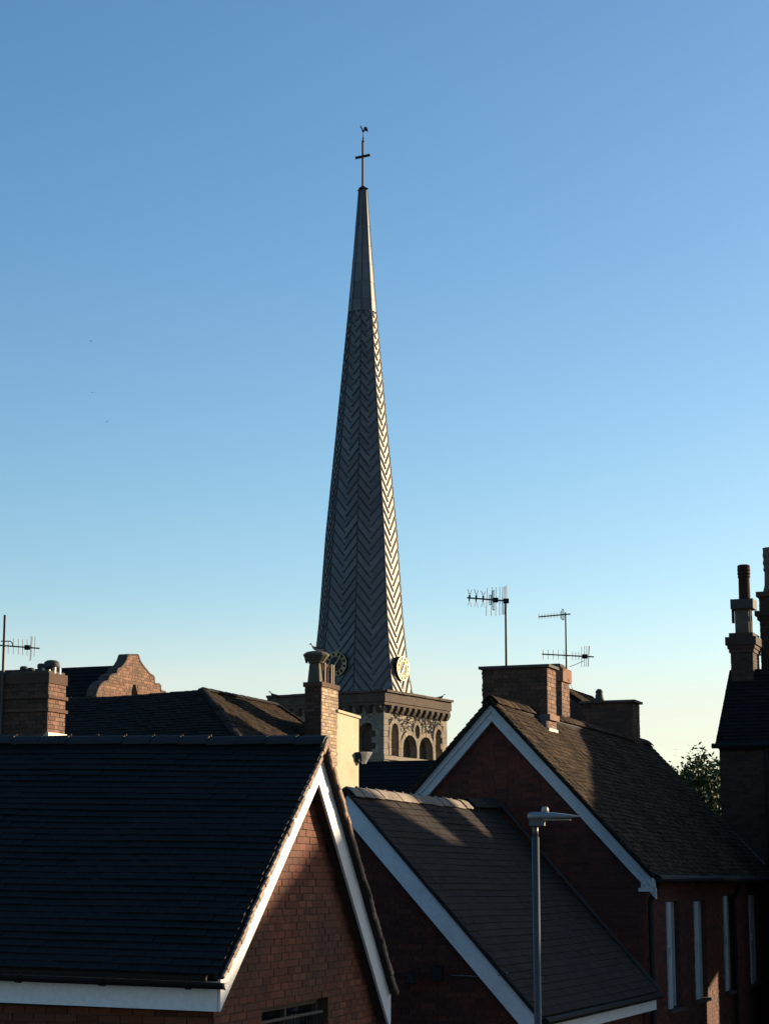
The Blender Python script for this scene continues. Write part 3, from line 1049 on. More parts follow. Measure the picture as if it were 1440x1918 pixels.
def aerial(label, mast_px, D, boom, els, thick=.011, extra=None, group='television aerials on the chimneys', mr=.022):
    """mast_px=(x, ytop, ybottom); boom=((x,y),(x,y)); els=[(x, ytop, ybot, tilt px, kind)]"""
    x, yt, yb = mast_px
    Pb = W(x, yb, D)
    Pt = W(x, yt, D)
    Pt.x, Pt.y = Pb.x, Pb.y
    rt = root('tv_aerial', Pb, label, 'aerial', group)
    m = MB(); m.tube(Pb, Pt, mr, mr * .9, 8); m.build('mast', M['alu'], rt)
    for (bm, el) in zip(boom, els):
        (x0, y0), (x1, y1) = bm
        a, c = W(x0, y0, D), W(x1, y1, D)
        m = MB(); m.tube(a, c, thick * 1.3, None, 6)
        bo = m.build('boom', M['alu'], rt)
        for e in el:
            ex, e0, e1, tl, kd = e
            by = y0 + (y1 - y0) * (ex - x0) / (x1 - x0)
            n = MB()
            if kd == 'x':
                h = (e1 - e0) / 2
                for sgn in (1, -1):
                    c0_ = W(ex, by, D)
                    n.tube(c0_, W(ex, by + sgn * h * .35, D), thick * 1.7, None, 5)
                    for s2 in (-1, 1):
                        n.tube(W(ex, by + sgn * h * .35, D), W(ex + s2 * 4, by + sgn * h, D) + Vector((0, s2 * .06, 0)), thick * .5, None, 5)
            elif kd == 'd':
                n.path([W(ex - 1.5, e0, D), W(ex + 1.5, e0, D), W(ex + 1.5, e1, D), W(ex - 1.5, e1, D), W(ex - 1.5, e0, D)], thick * .7, 5)
            elif kd == 'b':
                n.box(W(ex, by, D), Vector((.05, 0, 0)), Vector((0, .04, 0)), Vector((0, 0, .04)))
            else:
                n.tube(W(ex + tl, e0, D), W(ex - tl, e1, D), thick * .62, None, 5)
            n.build('element' if kd != 'b' else 'junction_box', M['alu'] if kd != 'b' else M['plastic_black'], bo)
    return rt


def zx(x): return 840 + x / 4.8


def zy(y): return 1070 + y / 4.8


def E(x, y0, y1, t=0, k='e'): return (zx(x), zy(y0), zy(y1), t / 4.8, k)


D1 = (mid_A + E2 * 2.6).y
aerial('tall aerial with crossed elements on the wide red chimney', (948, 1124, 1252), D1,
       [((zx(165), zy(238)), (zx(530), zy(268)))],
       [[E(188, 165, 318, 0, 'x'), E(248, 165, 322, 0, 'x'), E(310, 178, 322, 0, 'x'), E(343, 150, 402, 6), E(374, 215, 300, 0, 'd'), E(387, 143, 402, 5),
         E(404, 175, 348, 0, 'd'), E(420, 245, 280, 0, 'b'), E(425, 143, 402, 2), E(459, 140, 397, 2), E(482, 140, 390, 4), E(494, 138, 390, 4), E(506, 136, 388, 4), E(521, 128, 345, 0), E(515, 250, 310, 0, 'b')]])
D2 = (cp2 + E2 * .28).y
ra = aerial('mast with two slender aerials one above the other behind the wide chimney', (1060.5, 1147, 1256), D2,
       [((zx(808), zy(410)), (zx(1095), zy(384))), ((zx(838), zy(745)), (zx(1304), zy(770)))],
       [[E(x, 410 - (x - 808) * .09 - 24, 410 - (x - 808) * .09 + 24) for x in (810, 837, 864, 891, 918, 945, 972)] +
        [E(1000, 360, 428), E(1012, 358, 430), E(1024, 340, 436, 0, 'd'), E(1034, 345, 438)],
        [E(x, 705, 792) for x in (848, 893, 940, 986, 1034)] + [E(x, 722, 800) for x in (1113, 1141, 1168)] +
        [E(1194, 680, 860), E(1220, 672, 860), E(1238, 672, 858, 2), E(1256, 672, 858, 3), E(1259, 672, 855, 4), E(1223, 750, 785, 0, 'b')]], .010, mr=.018)
m = MB(); m.path([W(zx(1085), zy(858), D2), W(zx(1140), zy(838), D2), W(zx(1215), zy(805), D2)], .006, 5); m.build('stay', M['alu'], ra)
m = MB(); m.path([W(1062, 1268, D2), W(1070, 1287, D2), W(1078, 1303, D2)], .005, 5); m.build('cable', M['plastic_black'], ra)

# ================================================================== REAR HOUSE behind the stacks
R0 = W(1050, 1286, 43.5)
rt = root('rear_gabled_house', (R0.x, R0.y, 0), 'small far roof with a thin sunlit verge between the two brick chimneys', 'house')
A = R0
Br = A + E1 * 1.0 - Z * .75
Bl = A - E1 * 1.0 - Z * .75
roof_slope(rt, 'right_roof', A, A + E2 * 2.6, Br, M['tile_brown'], .17, .12, maxn=60, th=.016)
roof_slope(rt, 'left_roof', A, A + E2 * 2.6, Bl, M['tile_hip'], .17, .12, maxn=0, th=.016)
m = MB(); m.prism([A - Z * .1 + E2 * .06, Br - Z * .1 + E2 * .06, Vector((Br.x, Br.y, 0)) + E2 * .06, Vector((Bl.x, Bl.y, 0)) + E2 * .06, Bl - Z * .1 + E2 * .06], E2 * 2.4)
m.build('wall', M['brick_dark'], rt)

# ================================================================== TALL HOUSE at the right edge
Nf = NG
H0 = W(1346, 1393, 46.0)
rt = root('tall_brick_house', (H0.x, H0.y, 0), 'dark tall brick house at the right edge with steep roof and clustered chimney pots', 'house')
rdg = H0 + E2 * 1.35 + Z * ((onplane(1368, 1256, H0 + E2 * 1.35, NG)).z - H0.z)
LW = 3.2
bk = H0 + E2 * 2.7
eo = H0 - E2 * .12 - Z * .1
uA = uv(rdg + E1 * .0, eo, E1, Z)
V_ = (rdg - eo).normalized()
L_ = (rdg - eo).length
hipx = max(0.02, uv(onplane(1366, 1258, rdg, NG), rdg, E1, Z)[0])
p_tl = hipx
roof_slope(rt, 'front_roof', rdg, rdg + E1 * LW, eo - E1 * .08, M['tile_far'], .17, .11, maxn=200, th=.018,
           poly=[(0, 0), (LW, 0), (LW, L_), (p_tl + .08, L_)], rot=.015, wob=.004)
beo = bk + E2 * .12 - Z * .1
roof_slope(rt, 'rear_roof', rdg, rdg + E1 * LW, beo - E1 * .08, M['tile_far'], .17, .11, maxn=0, th=.018,
           poly=[(0, 0), (LW, 0), (LW, L_), (p_tl + .08, L_)])
# hip end
hp = MB()
hp.prism([eo - E1 * .02, beo - E1 * .02, rdg + E1 * p_tl], E1 * .04 - Z * .05); hp.build('hip_roof', M['tile_far'], rt)
wl = MB()
hz = H0.z - .12
wl.prism([Vector((H0.x, H0.y, 0)), Vector((H0.x, H0.y, 0)) + E1 * LW, Vector((H0.x, H0.y, hz)) + E1 * LW, Vector((H0.x, H0.y, hz))], E2 * 2.7)
wo = wl.build('wall', M['mortar_soot'], rt)
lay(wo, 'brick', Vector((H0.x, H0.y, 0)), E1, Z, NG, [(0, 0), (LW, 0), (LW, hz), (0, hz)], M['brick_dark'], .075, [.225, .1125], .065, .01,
    (.009, .009, -.03, -.03), 200, (), .002, .003, .5, None, 'brickwork', .008)
gm = MB(); q = H0 - E2 * .16 - Z * .06 - E1 * .14
gm.tube(q, q + E1 * LW, .06, None, 8); gm.build('gutter', M['plastic_black'], rt)
dp = MB(); q = onplane(1438, 1500, H0 - E2 * .07, NG)
dp.tube(Vector((q.x, q.y, 0)), Vector((q.x, q.y, hz)), .05, None, 8); dp.build('downpipe', M['plastic_black'], rt)

fl_ = MB()
a_ = onplane(1372, 1562, H0 - E2 * .1, NG); b_ = onplane(1432, 1622, H0 - E2 * .1, NG)
fl_.bar(a_, b_, Z * .06, E2 * .05); fl_.build('flashing', M['lead_flash'], rt)

# its front chimney
Pl, Pr_ = quad_px(rdg - E2 * .25, NG, 1367, 1222, 1409)
w = (Pr_ - Pl).dot(E1)
zpx = lambda y, pl=(rdg - E2 * .25): onplane(1388, y, pl, NG).z
chR = chimney('dark corbelled chimney on the steep right hand roof carrying a tall pot', Pl, w, .85, 1.1, M['brick_dark'], M['mortar_soot'], [], None, None, (60, 40))
c_ = Pl + E1 * w / 2 + E2 * .42
for (ya, yb, ex) in ((1215, 1222, .03), (1208, 1215, .06), (1193, 1208, .10), (1185, 1193, .02)):
    m = MB(); za, zb_ = zpx(ya), zpx(yb)
    m.box(Vector((c_.x, c_.y, (za + zb_) / 2)), E1 * (w / 2 + ex), E2 * (.42 + ex), Z * ((za - zb_) / 2))
    m.build('corbel', M['brick_dark'], chR)
zz = lambda y: zpx(y)
cc = Vector((c_.x, c_.y, 0)) - E2 * .12 + E1 * .0
pw = w * .30
m = MB()
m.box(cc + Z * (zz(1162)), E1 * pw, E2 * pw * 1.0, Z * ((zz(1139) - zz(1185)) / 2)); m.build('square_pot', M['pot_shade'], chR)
for dx in (.0, .10, .2):
    m = MB(); m.tube(cc + E1 * (pw + .03) + E2 * (dx - .1) + Z * zz(1185), cc + E1 * (pw + .03) + E2 * (dx - .1) + Z * zz(1139), .02, None, 8); m.build('shaft', M['pot_buff'], chR)
m = MB(); m.box(cc + Z * ((zz(1139) + zz(1121)) / 2) + E1 * .03, E1 * (pw + .11), E2 * (pw + .1), Z * ((zz(1121) - zz(1139)) / 2)); m.build('pot_crown', M['pot_dark'], chR)
m = MB(); m.box(cc + Z * zz(1150) - E1 * (pw + .07), E1 * .025, E2 * .06, Z * .17); m.build('bracket', M['iron'], chR)
tp = cc + E1 * .06
h_ = zz(1055) - zz(1121)
m = MB(); m.lathe(tp + Z * zz(1121), [(.14, 0), (.135, h_ * .62), (.155, h_ * .66), (.14, h_ * .70), (.16, h_ * .75), (.145, h_ * .80), (.16, h_ * .85), (.15, h_ * .90), (.155, h_ * .96), (.13, h_), (.09, h_)], 16)
m.build('tall_pot', M['terracotta_dark'], chR, False)

# the stack cut by the picture edge
pl2 = rdg + E2 * .9
Pl, Pr_ = quad_px(pl2, NG, 1420, 1118, 1462)
zq = lambda y: onplane(1440, y, pl2, NG).z
w = (Pr_ - Pl).dot(E1)
chS = chimney('larger dark stack with ringed pot at the very right picture edge', Pl, w, .8, Pl.z - zq(1270), M['brick_dark'], M['mortar_soot'], [(.35, .12, .10), (.47, .1, .05)], (.12, .06), M['brick_dark'], (60, 10))
c_ = Pl + E1 * (w / 2) + E2 * .4
h_ = zq(1020) - zq(1090)
m = MB(); m.lathe(Vector((c_.x, c_.y, zq(1092))), [(.24, -.2), (.19, 0), (.18, h_ * .35), (.21, h_ * .42), (.19, h_ * .5), (.215, h_ * .6), (.195, h_ * .7), (.215, h_ * .8), (.2, h_ * .9), (.21, h_), (.14, h_)], 16)
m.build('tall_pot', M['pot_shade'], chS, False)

# rest of the terrace, beyond the picture edge: a long roof, a stack on it, and a higher hipped house at the end


def long_house(name, label, prof_, zl, half, sun_gap_=None):
    """House along E1 whose ridge line follows prof_ (distance along, height); eaves at zl, half depth half."""
    r0 = Vector((rdg.x, rdg.y, 0))
    rt = root(name, r0 + E1 * prof_[0][0], label, 'house')
    u0, u1 = prof_[0][0], prof_[-1][0]
    m = MB()
    pz_ = [(u0, 0), (u1, 0), (u1, zl), (u0, zl)]
    if sun_gap_:
        a0_, a1_, az_ = sun_gap_
        pz_ = [(u0, 0), (a0_, 0), (a0_, az_), (a1_, az_), (a1_, 0), (u1, 0), (u1, zl), (u0, zl)]
    holed(m, r0 - E2 * half, E1, Z, -E2, pz_, [], 2 * half)
    m.build('wall', M['brick_dark'], rt)
    m = MB()
    ov_ = half + .15
    vs = []
    for u, z in prof_:
        hh = max(z, zl + .01)
        vs += [r0 + E1 * u - E2 * ov_ + Z * (zl + .01), r0 + E1 * u + Z * hh, r0 + E1 * u + E2 * ov_ + Z * (zl + .01)]
    fs = []
    n = len(prof_)
    for i in range(n - 1):
        fs += [(3 * i, 3 * i + 3, 3 * i + 4, 3 * i + 1), (3 * i + 1, 3 * i + 4, 3 * i + 5, 3 * i + 2), (3 * i, 3 * i + 2, 3 * i + 5, 3 * i + 3)]
    fs += [(0, 1, 2), (3 * n - 3, 3 * n - 1, 3 * n - 2)]
    m.add(vs, fs)
    m.build('roof', M['tile_far'], rt)
    return rt


long_house('terrace_house', 'long dark roofed terrace house outside the right picture edge', [(LW + .02, 11.1), (8.0, 10.9), (9.5, 10.7), (15.70, 10.7)], 8.3, 1.3, (8.4, 12.8, 6.6))  # opening added to let the sun patch reach the side wall
Pl = Vector((rdg.x, rdg.y, 12.1)) + E1 * 14.05 - E2 * .25
chT = chimney('dark chimney on the terrace roof outside the right picture edge', Pl, 1.0, .5, 2.3, M['brick_dark'], M['mortar_soot'], [(0.0, .15, .04)], None, None, (0, 0))
long_house('end_terrace_house', 'higher hipped house ending the terrace outside the right picture edge', [(15.75, 11.2), (17.15, 13.0), (22.3, 13.0), (27.5, 12.1)], 11.19, 1.3)

# added block out of view, keeps sky light off the brick side wall
N0 = Vector((7.35, 37.0, 0)) - E2 * 1.5
rt = root('lane_sky_block', N0, 'added block shading the brick side wall, outside the right picture edge', 'house')
m = MB(); m.prism([N0, N0 + E1 * 5, N0 + E1 * 5 + Z * 6.2, N0 + E1 * 2.5 + Z * 7.1, N0 + Z * 6.2], E2 * 2.3); m.build('wall', M['brick_dark'], rt)  # body of the added block, not a real house wall
m = MB(); q_ = N0 + E2 * 4.6; m.prism([q_, q_ + E1 * .95, q_ + E1 * .95 + Z * 7.0, q_ + Z * 7.0], E2 * 3.6); m.build('rear_sky_block', M['brick_dark'], rt)  # added slab out of view, dims horizon light on the same wall

# ================================================================== OLD HIPPED HOUSE on the left
Q = W(380, 1292, 42.0)
rt = root('old_hipped_house', (Q.x, Q.y, 0), 'old house with sagging dark hipped tile roof, right slope crossed by a shadow', 'house')
sl = .74
run = 2.2
U = -E1
Vd = (E2 * 1.0 + Z * sl).normalized()
vl = math.hypot(run, run * sl)
O = Q - Vd * vl
sagf = lambda u, v: -0.11 * math.exp(-((u - 2.3) / 1.3) ** 2) * min(1, v / vl) + .03 * math.exp(-((u - 4.5) / 1.0) ** 2) - .012 * math.sin(u * 2.1) - .25 * 0
roof_slope(rt, 'front_roof', Q, Q + U * 7.5, O, M['tile_hip'], .17, .105, maxn=300, th=.018, warp=sagf, rot=.02, wob=.006,
           poly=[(-run, 0), (7.5, 0), (7.5, vl), (0, vl)])
Vd2 = (-E1 + Z * sl).normalized()
O2 = Q - Vd2 * vl
LR = 3.75
roof_slope(rt, 'right_roof', Q, Q + E2 * LR, O2, M['tile_brown'], .17, .105, maxn=300, th=.016, rot=.02, wob=.004,
           poly=[(-run, 0), (1.3, 0), (LR + .38, vl - .95), (LR, vl)] + [(0, vl)])
ridge_run(rt, Q, Q + E2 * LR, M['tile_hip'], 10, .13, .74)
hipd = Q + (E1 - E2) * run - Z * run * sl
ridge_run(rt, hipd, Q, M['tile_hip'], 12, .11, .5)
hf = Q + E2 * LR
hfe = hf + E2 * .38 - Vd2 * .95
ridge_run(rt, hfe, hf, M['tile_hip'], 10, .11, .4)
m = MB()
wz = Q.z - run * sl
cA = Q + (E1 - E2) * (run - .3)
cB = Q + E1 * (run - .3) + E2 * 1.2
cB2 = Q + E1 * .35 + E2 * LR
cC = Q - E1 * 7.5 + E2 * LR
cD = Q - E1 * 7.5 - E2 * (run - .3)
m.prism([Vector((p.x, p.y, 0)) for p in (cA, cB, cB2, cC, cD)], Z * (wz - .1))
m.build('wall', M['brick_brown'], rt)
m = MB()
m.prism([Vector((Q.x, Q.y, Q.z - .1)), Q + U * 7.5 - Z * .1, Q + U * 7.5 + E2 * LR - Z * 1.6, Q + E2 * LR - Z * .1], -Z * .1)
m.build('rear_roof', M['tile_far'], rt)

# ================================================================== LEFT CHIMNEY
cL0 = W(50, 1275, 36.0)
Pl, Pr_ = quad_px(cL0, NG, -25, 1264, 92)
w = (Pr_ - Pl).dot(E1)
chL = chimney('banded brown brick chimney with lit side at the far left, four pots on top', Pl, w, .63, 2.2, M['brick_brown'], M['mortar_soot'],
              [(0.0, .19, .02), (.40, .06, .035), (.64, .06, .035)], (.04, -.02), M['cap_stone'], (120, 70), fmat=M['brick_shade'])  # shaded front drawn with darker brick than the lit side
zc_ = onplane(60, 1262, cL0, NG).z
for (px_, r_, y_) in ((45, .066, 1248), (58, .066, 1251), (78, .07, 1243)):
    p = onplane(px_, 1262, cL0 + E2 * .3, NG)
    h_ = onplane(px_, y_, cL0 + E2 * .3, NG).z - p.z
    m = MB(); m.lathe(p - Z * .02, [(r_, 0), (r_ * .9, h_ * .5), (r_ * 1.12, h_ * .75), (r_ * 1.12, h_), (r_ * .7, h_ + .02)], 12); m.build('pot', M['pot_dark'], chL)
p = onplane(97, 1262, cL0 + E2 * .35, NG)
m = MB(); m.lathe(p + Z * .10, [(.148, 0), (.153, .045), (.135, .11), (.09, .14), (.02, .15)], 16); m.build('cowl', M['pot_dark'], chL, True)
for sx, sy in ((-1, -1), (1, -1), (1, 1), (-1, 1)):
    m = MB(); m.box(p + E1 * sx * .11 + E2 * sy * .09 + Z * .045, E1 * .025, E2 * .02, Z * .06); m.build('cowl_leg', M['cap_pale'], chL)
m = MB(); m.box(Pl + E1 * (w + .01) + E2 * .315 - Z * 1.11, E1 * .03, E2 * .335, Z * .035); m.build('flashing', M['cap_pale'], chL)
DL = (cL0 + E2 * .1).y
lx = lambda x: x / 4.0
ly = lambda y: 1140 + y / 4.0
EL = lambda x, y0, y1, t=0, k='e': (lx(x), ly(y0), ly(y1), t / 4, k)
al = aerial('aerial at the far left edge on a tall dark mast beside the banded chimney', (2, 1152, 1385), DL, [((lx(-8), ly(274)), (lx(300), ly(298)))],
            [[EL(65, 240, 335), EL(103, 222, 340), EL(141, 226, 345), EL(173, 230, 350), EL(206, 230, 355), EL(208, 280, 300, 0, 'b'), EL(232, 205, 392, 5), EL(240, 208, 385, 5), EL(262, 208, 360, 4)]], .010, mr=.028)
m = MB(); m.path([W(2, 1201, DL), W(20, 1201, DL), W(24, 1204, DL), W(24, 1211, DL)], .010, 6); m.build('strut', M['alu'], al)

# ================================================================== DUTCH GABLE
D0 = W(250, 1290, 54.0)
rt = root('dutch_gable_house', (D0.x, D0.y, 0), 'far house with a stepped curved brick gable lit by the sun', 'house')
outp = [(720, 700), (722, 658), (733, 618), (750, 582), (772, 560), (795, 552), (815, 549), (820, 515), (848, 500), (878, 494), (881, 462), (905, 450), (930, 425), (950, 392), (962, 352),
        (1034, 352), (1045, 392), (1065, 425), (1092, 460), (1120, 495), (1152, 513), (1155, 568), (1198, 573), (1203, 622), (1235, 628), (1246, 650), (1248, 700)]
# true gable: mirror-symmetric on its own plane about the apex axis
gp = [uv(onplane(x / 4.0, 1140 + y / 4.0, D0, E1), D0, E2, Z) for x, y in outp]
ug = [p[0] for p in gp]
th_ = .26
gp = [gp[0][:1] + (-D0.z + .0,)] + gp[1:-1] + [gp[-1][:1] + (-D0.z + .0,)]
m = MB()
nu = uv(onplane(252, 1300, D0, E1), D0, E2, Z)
holed(m, D0, E2, Z, E1, gp, [[(nu[0] - .18, nu[1] - .5), (nu[0] + .18, nu[1] - .5), (nu[0] + .18, nu[1] + .05), (nu[0], nu[1] + .38), (nu[0] - .18, nu[1] + .05)]], th_)
gw = m.build('gable_wall', M['mortar_lime'], rt)
m = MB(); m.box(D0 + E2 * nu[0] + Z * nu[1] - E1 * .3, E2 * .3, Z * .6, E1 * .04); m.build('niche_back', M['stone'], rt)
inner = [p for p in gp]
lay(gw, 'brick', D0, E2, Z, E1, [(p[0], max(p[1], -1.0)) for p in inner], M['brick_brown'], .080, [.235, .1175], .068, .012, (.01, .01, -.03, -.03), 300,
    [(nu[0] - .18, nu[0] + .18, nu[1] - .5, nu[1] + .2)], .002, .004, .5, None, 'brickwork', .008)
for i in range(1, len(gp) - 2):
    a, c = gp[i], gp[i + 1]
    m = MB()
    pa = D0 + E2 * a[0] + Z * a[1]; pb = D0 + E2 * c[0] + Z * c[1]
    dd = (pb - pa).normalized()
    nn = E1.cross(dd)
    if nn.z < 0 or (abs(nn.z) < .05 and (nn.dot(E2) * (1 if i > 13 else -1)) < 0):
        nn = -nn
    m.bar(pa + nn * .02 - E1 * (th_ / 2 - .0), pb + nn * .02 - E1 * (th_ / 2), nn * .025, E1 * (th_ / 2 + .02))
    m.build('coping', M['stone_dark'], rt)
# its roof, running back to the left
mid_u = (gp[14][0] + gp[15][0]) / 2
rz = onplane(245, 1253, D0, E1).z
Ar = D0 + E2 * mid_u - E1 * th_
Ar.z = W(200, 1254, 55).z
for s in (-1, 1):
    e_ = Ar + E2 * s * 2.4 - Z * 2.3
    roof_slope(rt, 'front_roof' if s < 0 else 'rear_roof', Ar, Ar - E1 * 9, e_, M['tile_far'], .25, .16, maxn=120 if s < 0 else 0, th=.016)
m = MB()
m.prism([Vector((p.x, p.y, 0)) for p in (Ar - E2 * 2.2, Ar + E2 * 2.2, Ar + E2 * 2.2 - E1 * 9, Ar - E2 * 2.2 - E1 * 9)], Z * (Ar.z - 2.3)); m.build('wall', M['brick_dark'], rt)

# ================================================================== CREAM HOUSE and its chimney
C0 = W(600, 1300, 43.6)
Pl, Pr_ = quad_px(C0, NG, 571, 1278, 602)
w = (Pr_ - Pl).dot(E1)
chC = chimney('slender buff brick chimney with lit side and flared hooded pot before the spire', Pl, w, .98, 6.2, M['brick_buff'], M['mortar_soot'], [(0.0, .10, .03)], None, None, (150, 190), fmat=M['brick_shade'])  # shade of the front put into its darker brick, lit side stays buff
pc = Pl + E1 * w / 2 + E2 * .17
pot_top = pc
zC = lambda y: onplane(600, y, C0, NG).z
h_ = zC(1240) - zC(1278)
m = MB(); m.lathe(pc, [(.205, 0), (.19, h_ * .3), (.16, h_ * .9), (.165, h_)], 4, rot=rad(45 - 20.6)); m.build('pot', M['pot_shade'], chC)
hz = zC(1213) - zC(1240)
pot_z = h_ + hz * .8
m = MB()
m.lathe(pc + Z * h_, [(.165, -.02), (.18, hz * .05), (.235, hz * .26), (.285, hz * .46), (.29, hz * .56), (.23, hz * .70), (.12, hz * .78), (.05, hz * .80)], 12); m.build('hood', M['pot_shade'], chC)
m = MB(); m.prism([pc + Z * (h_ + hz * .5) - E1 * .20 - E2 * .1, pc + Z * (h_ - .01) - E1 * .22 - E2 * .08, pc + Z * (h_ + hz * .45) - E1 * .30 + E2 * .02], E2 * .12); m.build('hood_ear', M['pot_shade'], chC)
p2 = pc + E2 * .44
m = MB(); m.lathe(p2, [(.14, 0), (.13, h_ * .5), (.14, h_ * .8), (.17, h_ * .84), (.17, h_ * .95), (.11, h_)], 4, rot=rad(45 - 20.6)); m.build('pot', M['terracotta'], chC)
for sx, sy in ((1, -.2), (1, .56), (1, .80)):
    m = MB(); m.box(pc + E1 * (.16) + E2 * (sy * .5 + .2) + Z * h_ / 2, E1 * .02, E2 * .025, Z * (h_ / 2)); m.build('pot_post', M['pot_buff'], chC)

# cream wall: end wall of the house the chimney stands on
cw0 = Pl + E1 * w + E2 * .98
a = onplane(631, 1334, cw0, E1); c = onplane(672, 1346, cw0, E1)
rt = root('cream_rendered_house', (a.x, a.y, 0), 'narrow house end wall rendered cream and lit by the sun below the spire', 'house')
cl = (c - a).dot(E2)
m = MB()
wpl = [(0, -a.z), (cl, -a.z), (cl, (c - a).z), (0, 0)]
m.prism([a + E2 * u + Z * v for u, v in wpl], -E1 * .45)
m.build('wall', M['render_cream'], rt)
m = MB(); m.prism([a + E2 * -.02 + Z * .001 + E1 * .04, a + E2 * (cl + .03) + Z * ((c - a).z + .001) + E1 * .04, a + E2 * (cl + .03) + Z * ((c - a).z + .06) + E1 * .04, a + E2 * -.02 + Z * .06 + E1 * .04], -E1 * .52)
m.build('coping', M['render_cream'], rt)
fw_ = MB()
bsp = Vector((a.x, a.y, 0)) - E1 * 1.2
hp_ = onplane(672, 1424, cw0, E1)
t_ = root('rain_hopper', hp_, 'white ribbed rain hopper fixed to the corner of the cream wall', 'hopper')
for i, (z0, z1, ra_, rb_) in enumerate(((.13, .18, .20, .17), (.07, .125, .17, .13), (.0, .065, .14, .09), (-.08, -.005, .09, .05))):
    m = MB(); m.lathe(hp_ + E1 * .12 + E2 * .02, [(rb_, z0), (ra_, z1)], 8, rot=.4); m.build('rib', M['paint_white'], t_)
m = MB(); m.box(hp_ + E1 * .03 - E2 * .12 + Z * .07, E1 * .06, E2 * .10, Z * .10); m.build('bracket', M['iron'], t_)
# dark slate roof behind the low house
S0 = W(668, 1428, 50.0)
rt = root('slate_roof_house', (S0.x, S0.y, 0), 'house with plain dark slate roof in front of the church tower', 'house')
A = S0 - E1 * .3
e_ = A - E2 * 2.8 - Z * 2.0
roof_slope(rt, 'front_roof', A, A + E1 * 3.4, e_, M['tile_far'], .28, .16, maxn=300, th=.012)
e_ = A + E2 * 2.8 - Z * 2.0
roof_slope(rt, 'rear_roof', A, A + E1 * 3.4, e_, M['tile_far'], .28, .16, maxn=0, th=.012)
m = MB()
m.prism([Vector((A.x, A.y, 0)) - E2 * 2.6, Vector((A.x, A.y, 0)) + E2 * 2.6, Vector((A.x, A.y, 0)) + E2 * 2.6 + Z * (A.z - 2.1), A - Z * .2, Vector((A.x, A.y, 0)) - E2 * 2.6 + Z * (A.z - 2.1)], E1 * 3.4)
m.build('wall', M['brick_dark'], rt)

# ================================================================== CHURCH
DC = 145.0
T1, T2 = frame(30.0)
AX = W(675, 1330, DC)
ax2 = Vector((AX.x, AX.y, 0))
ch = root('church', ax2, 'church with flint tower and very tall lead clad spire in herringbone seams', 'church')
zat = lambda y: W(675, y, DC).z
hw = 4.57                      # half side of the tower wall
z_corn = zat(1334)
z_top = zat(1311)
# walls of the tower
tower = MB()
faces = [(T1, T2), (-T2, T1), (-T1, -T2), (T2, -T1)]       # (normal, tangent)


def arch(cu, v0, vs, hw_, n=8, pointed=0.0):
    """opening outline: sill v0, springing vs, half width hw_"""
    pts = [(cu - hw_, v0), (cu + hw_, v0)]
    for i in range(n + 1):
        t = math.pi * i / n
        pts.append((cu + hw_ * math.cos(t), vs + hw_ * (1 + pointed) * math.sin(t)))
    return pts


def tp(px_, py_, N_, U_):
    O_ = ax2 + N_ * hw
    return uv(onplane(px_, py_, O_, N_), O_, U_, Z)


opens = {}
# right (sunlit) face
l1 = tp(738, 1372, T1, T2); l1b = tp(738, 1414, T1, T2)
l2 = tp(820, 1384, T1, T2)
ov_c = tp(780, 1371, T1, T2)
a1 = tp(766, 1404, T1, T2); a2_ = tp(796, 1406, T1, T2)
sill = tp(740, 1416, T1, T2)[1]
low = tp(766, 1445, T1, T2)[1]
lan1 = arch(l1[0], sill, l1[1], .52, 8, .25)
lan2 = arch(l2[0], sill, l1[1], .52, 8, .25)
oval = [(ov_c[0] + .36 * math.cos(2 * math.pi * i / 16), ov_c[1] + .50 * math.sin(2 * math.pi * i / 16)) for i in range(16)]
big1 = arch(a1[0], low, a1[1], 1.02, 10)
big2 = arch(a2_[0], low, a1[1], 1.02, 10)
opens[0] = [lan1, lan2, oval, big1, big2]
b1_ = tp(688, 1378, -T2, T1)
bl_ = arch(b1_[0], tp(688, 1412, -T2, T1)[1], b1_[1], .72, 8, .25)
b2_ = tp(560, 1378, -T2, T1)
opens[1] = [bl_, arch(b2_[0], tp(688, 1412, -T2, T1)[1], b1_[1], .72, 8, .25)]
opens[2] = []
opens[3] = []
for i, (N_, U_) in enumerate(faces):
    O_ = ax2 + N_ * hw
    holed(tower, O_, U_, Z, N_, [(-hw + .0, 0.0), (hw - .0, 0.0), (hw, z_corn), (-hw, z_corn)], opens[i], .55)
tw = tower.build('tower', M['flint_bed'], ch)
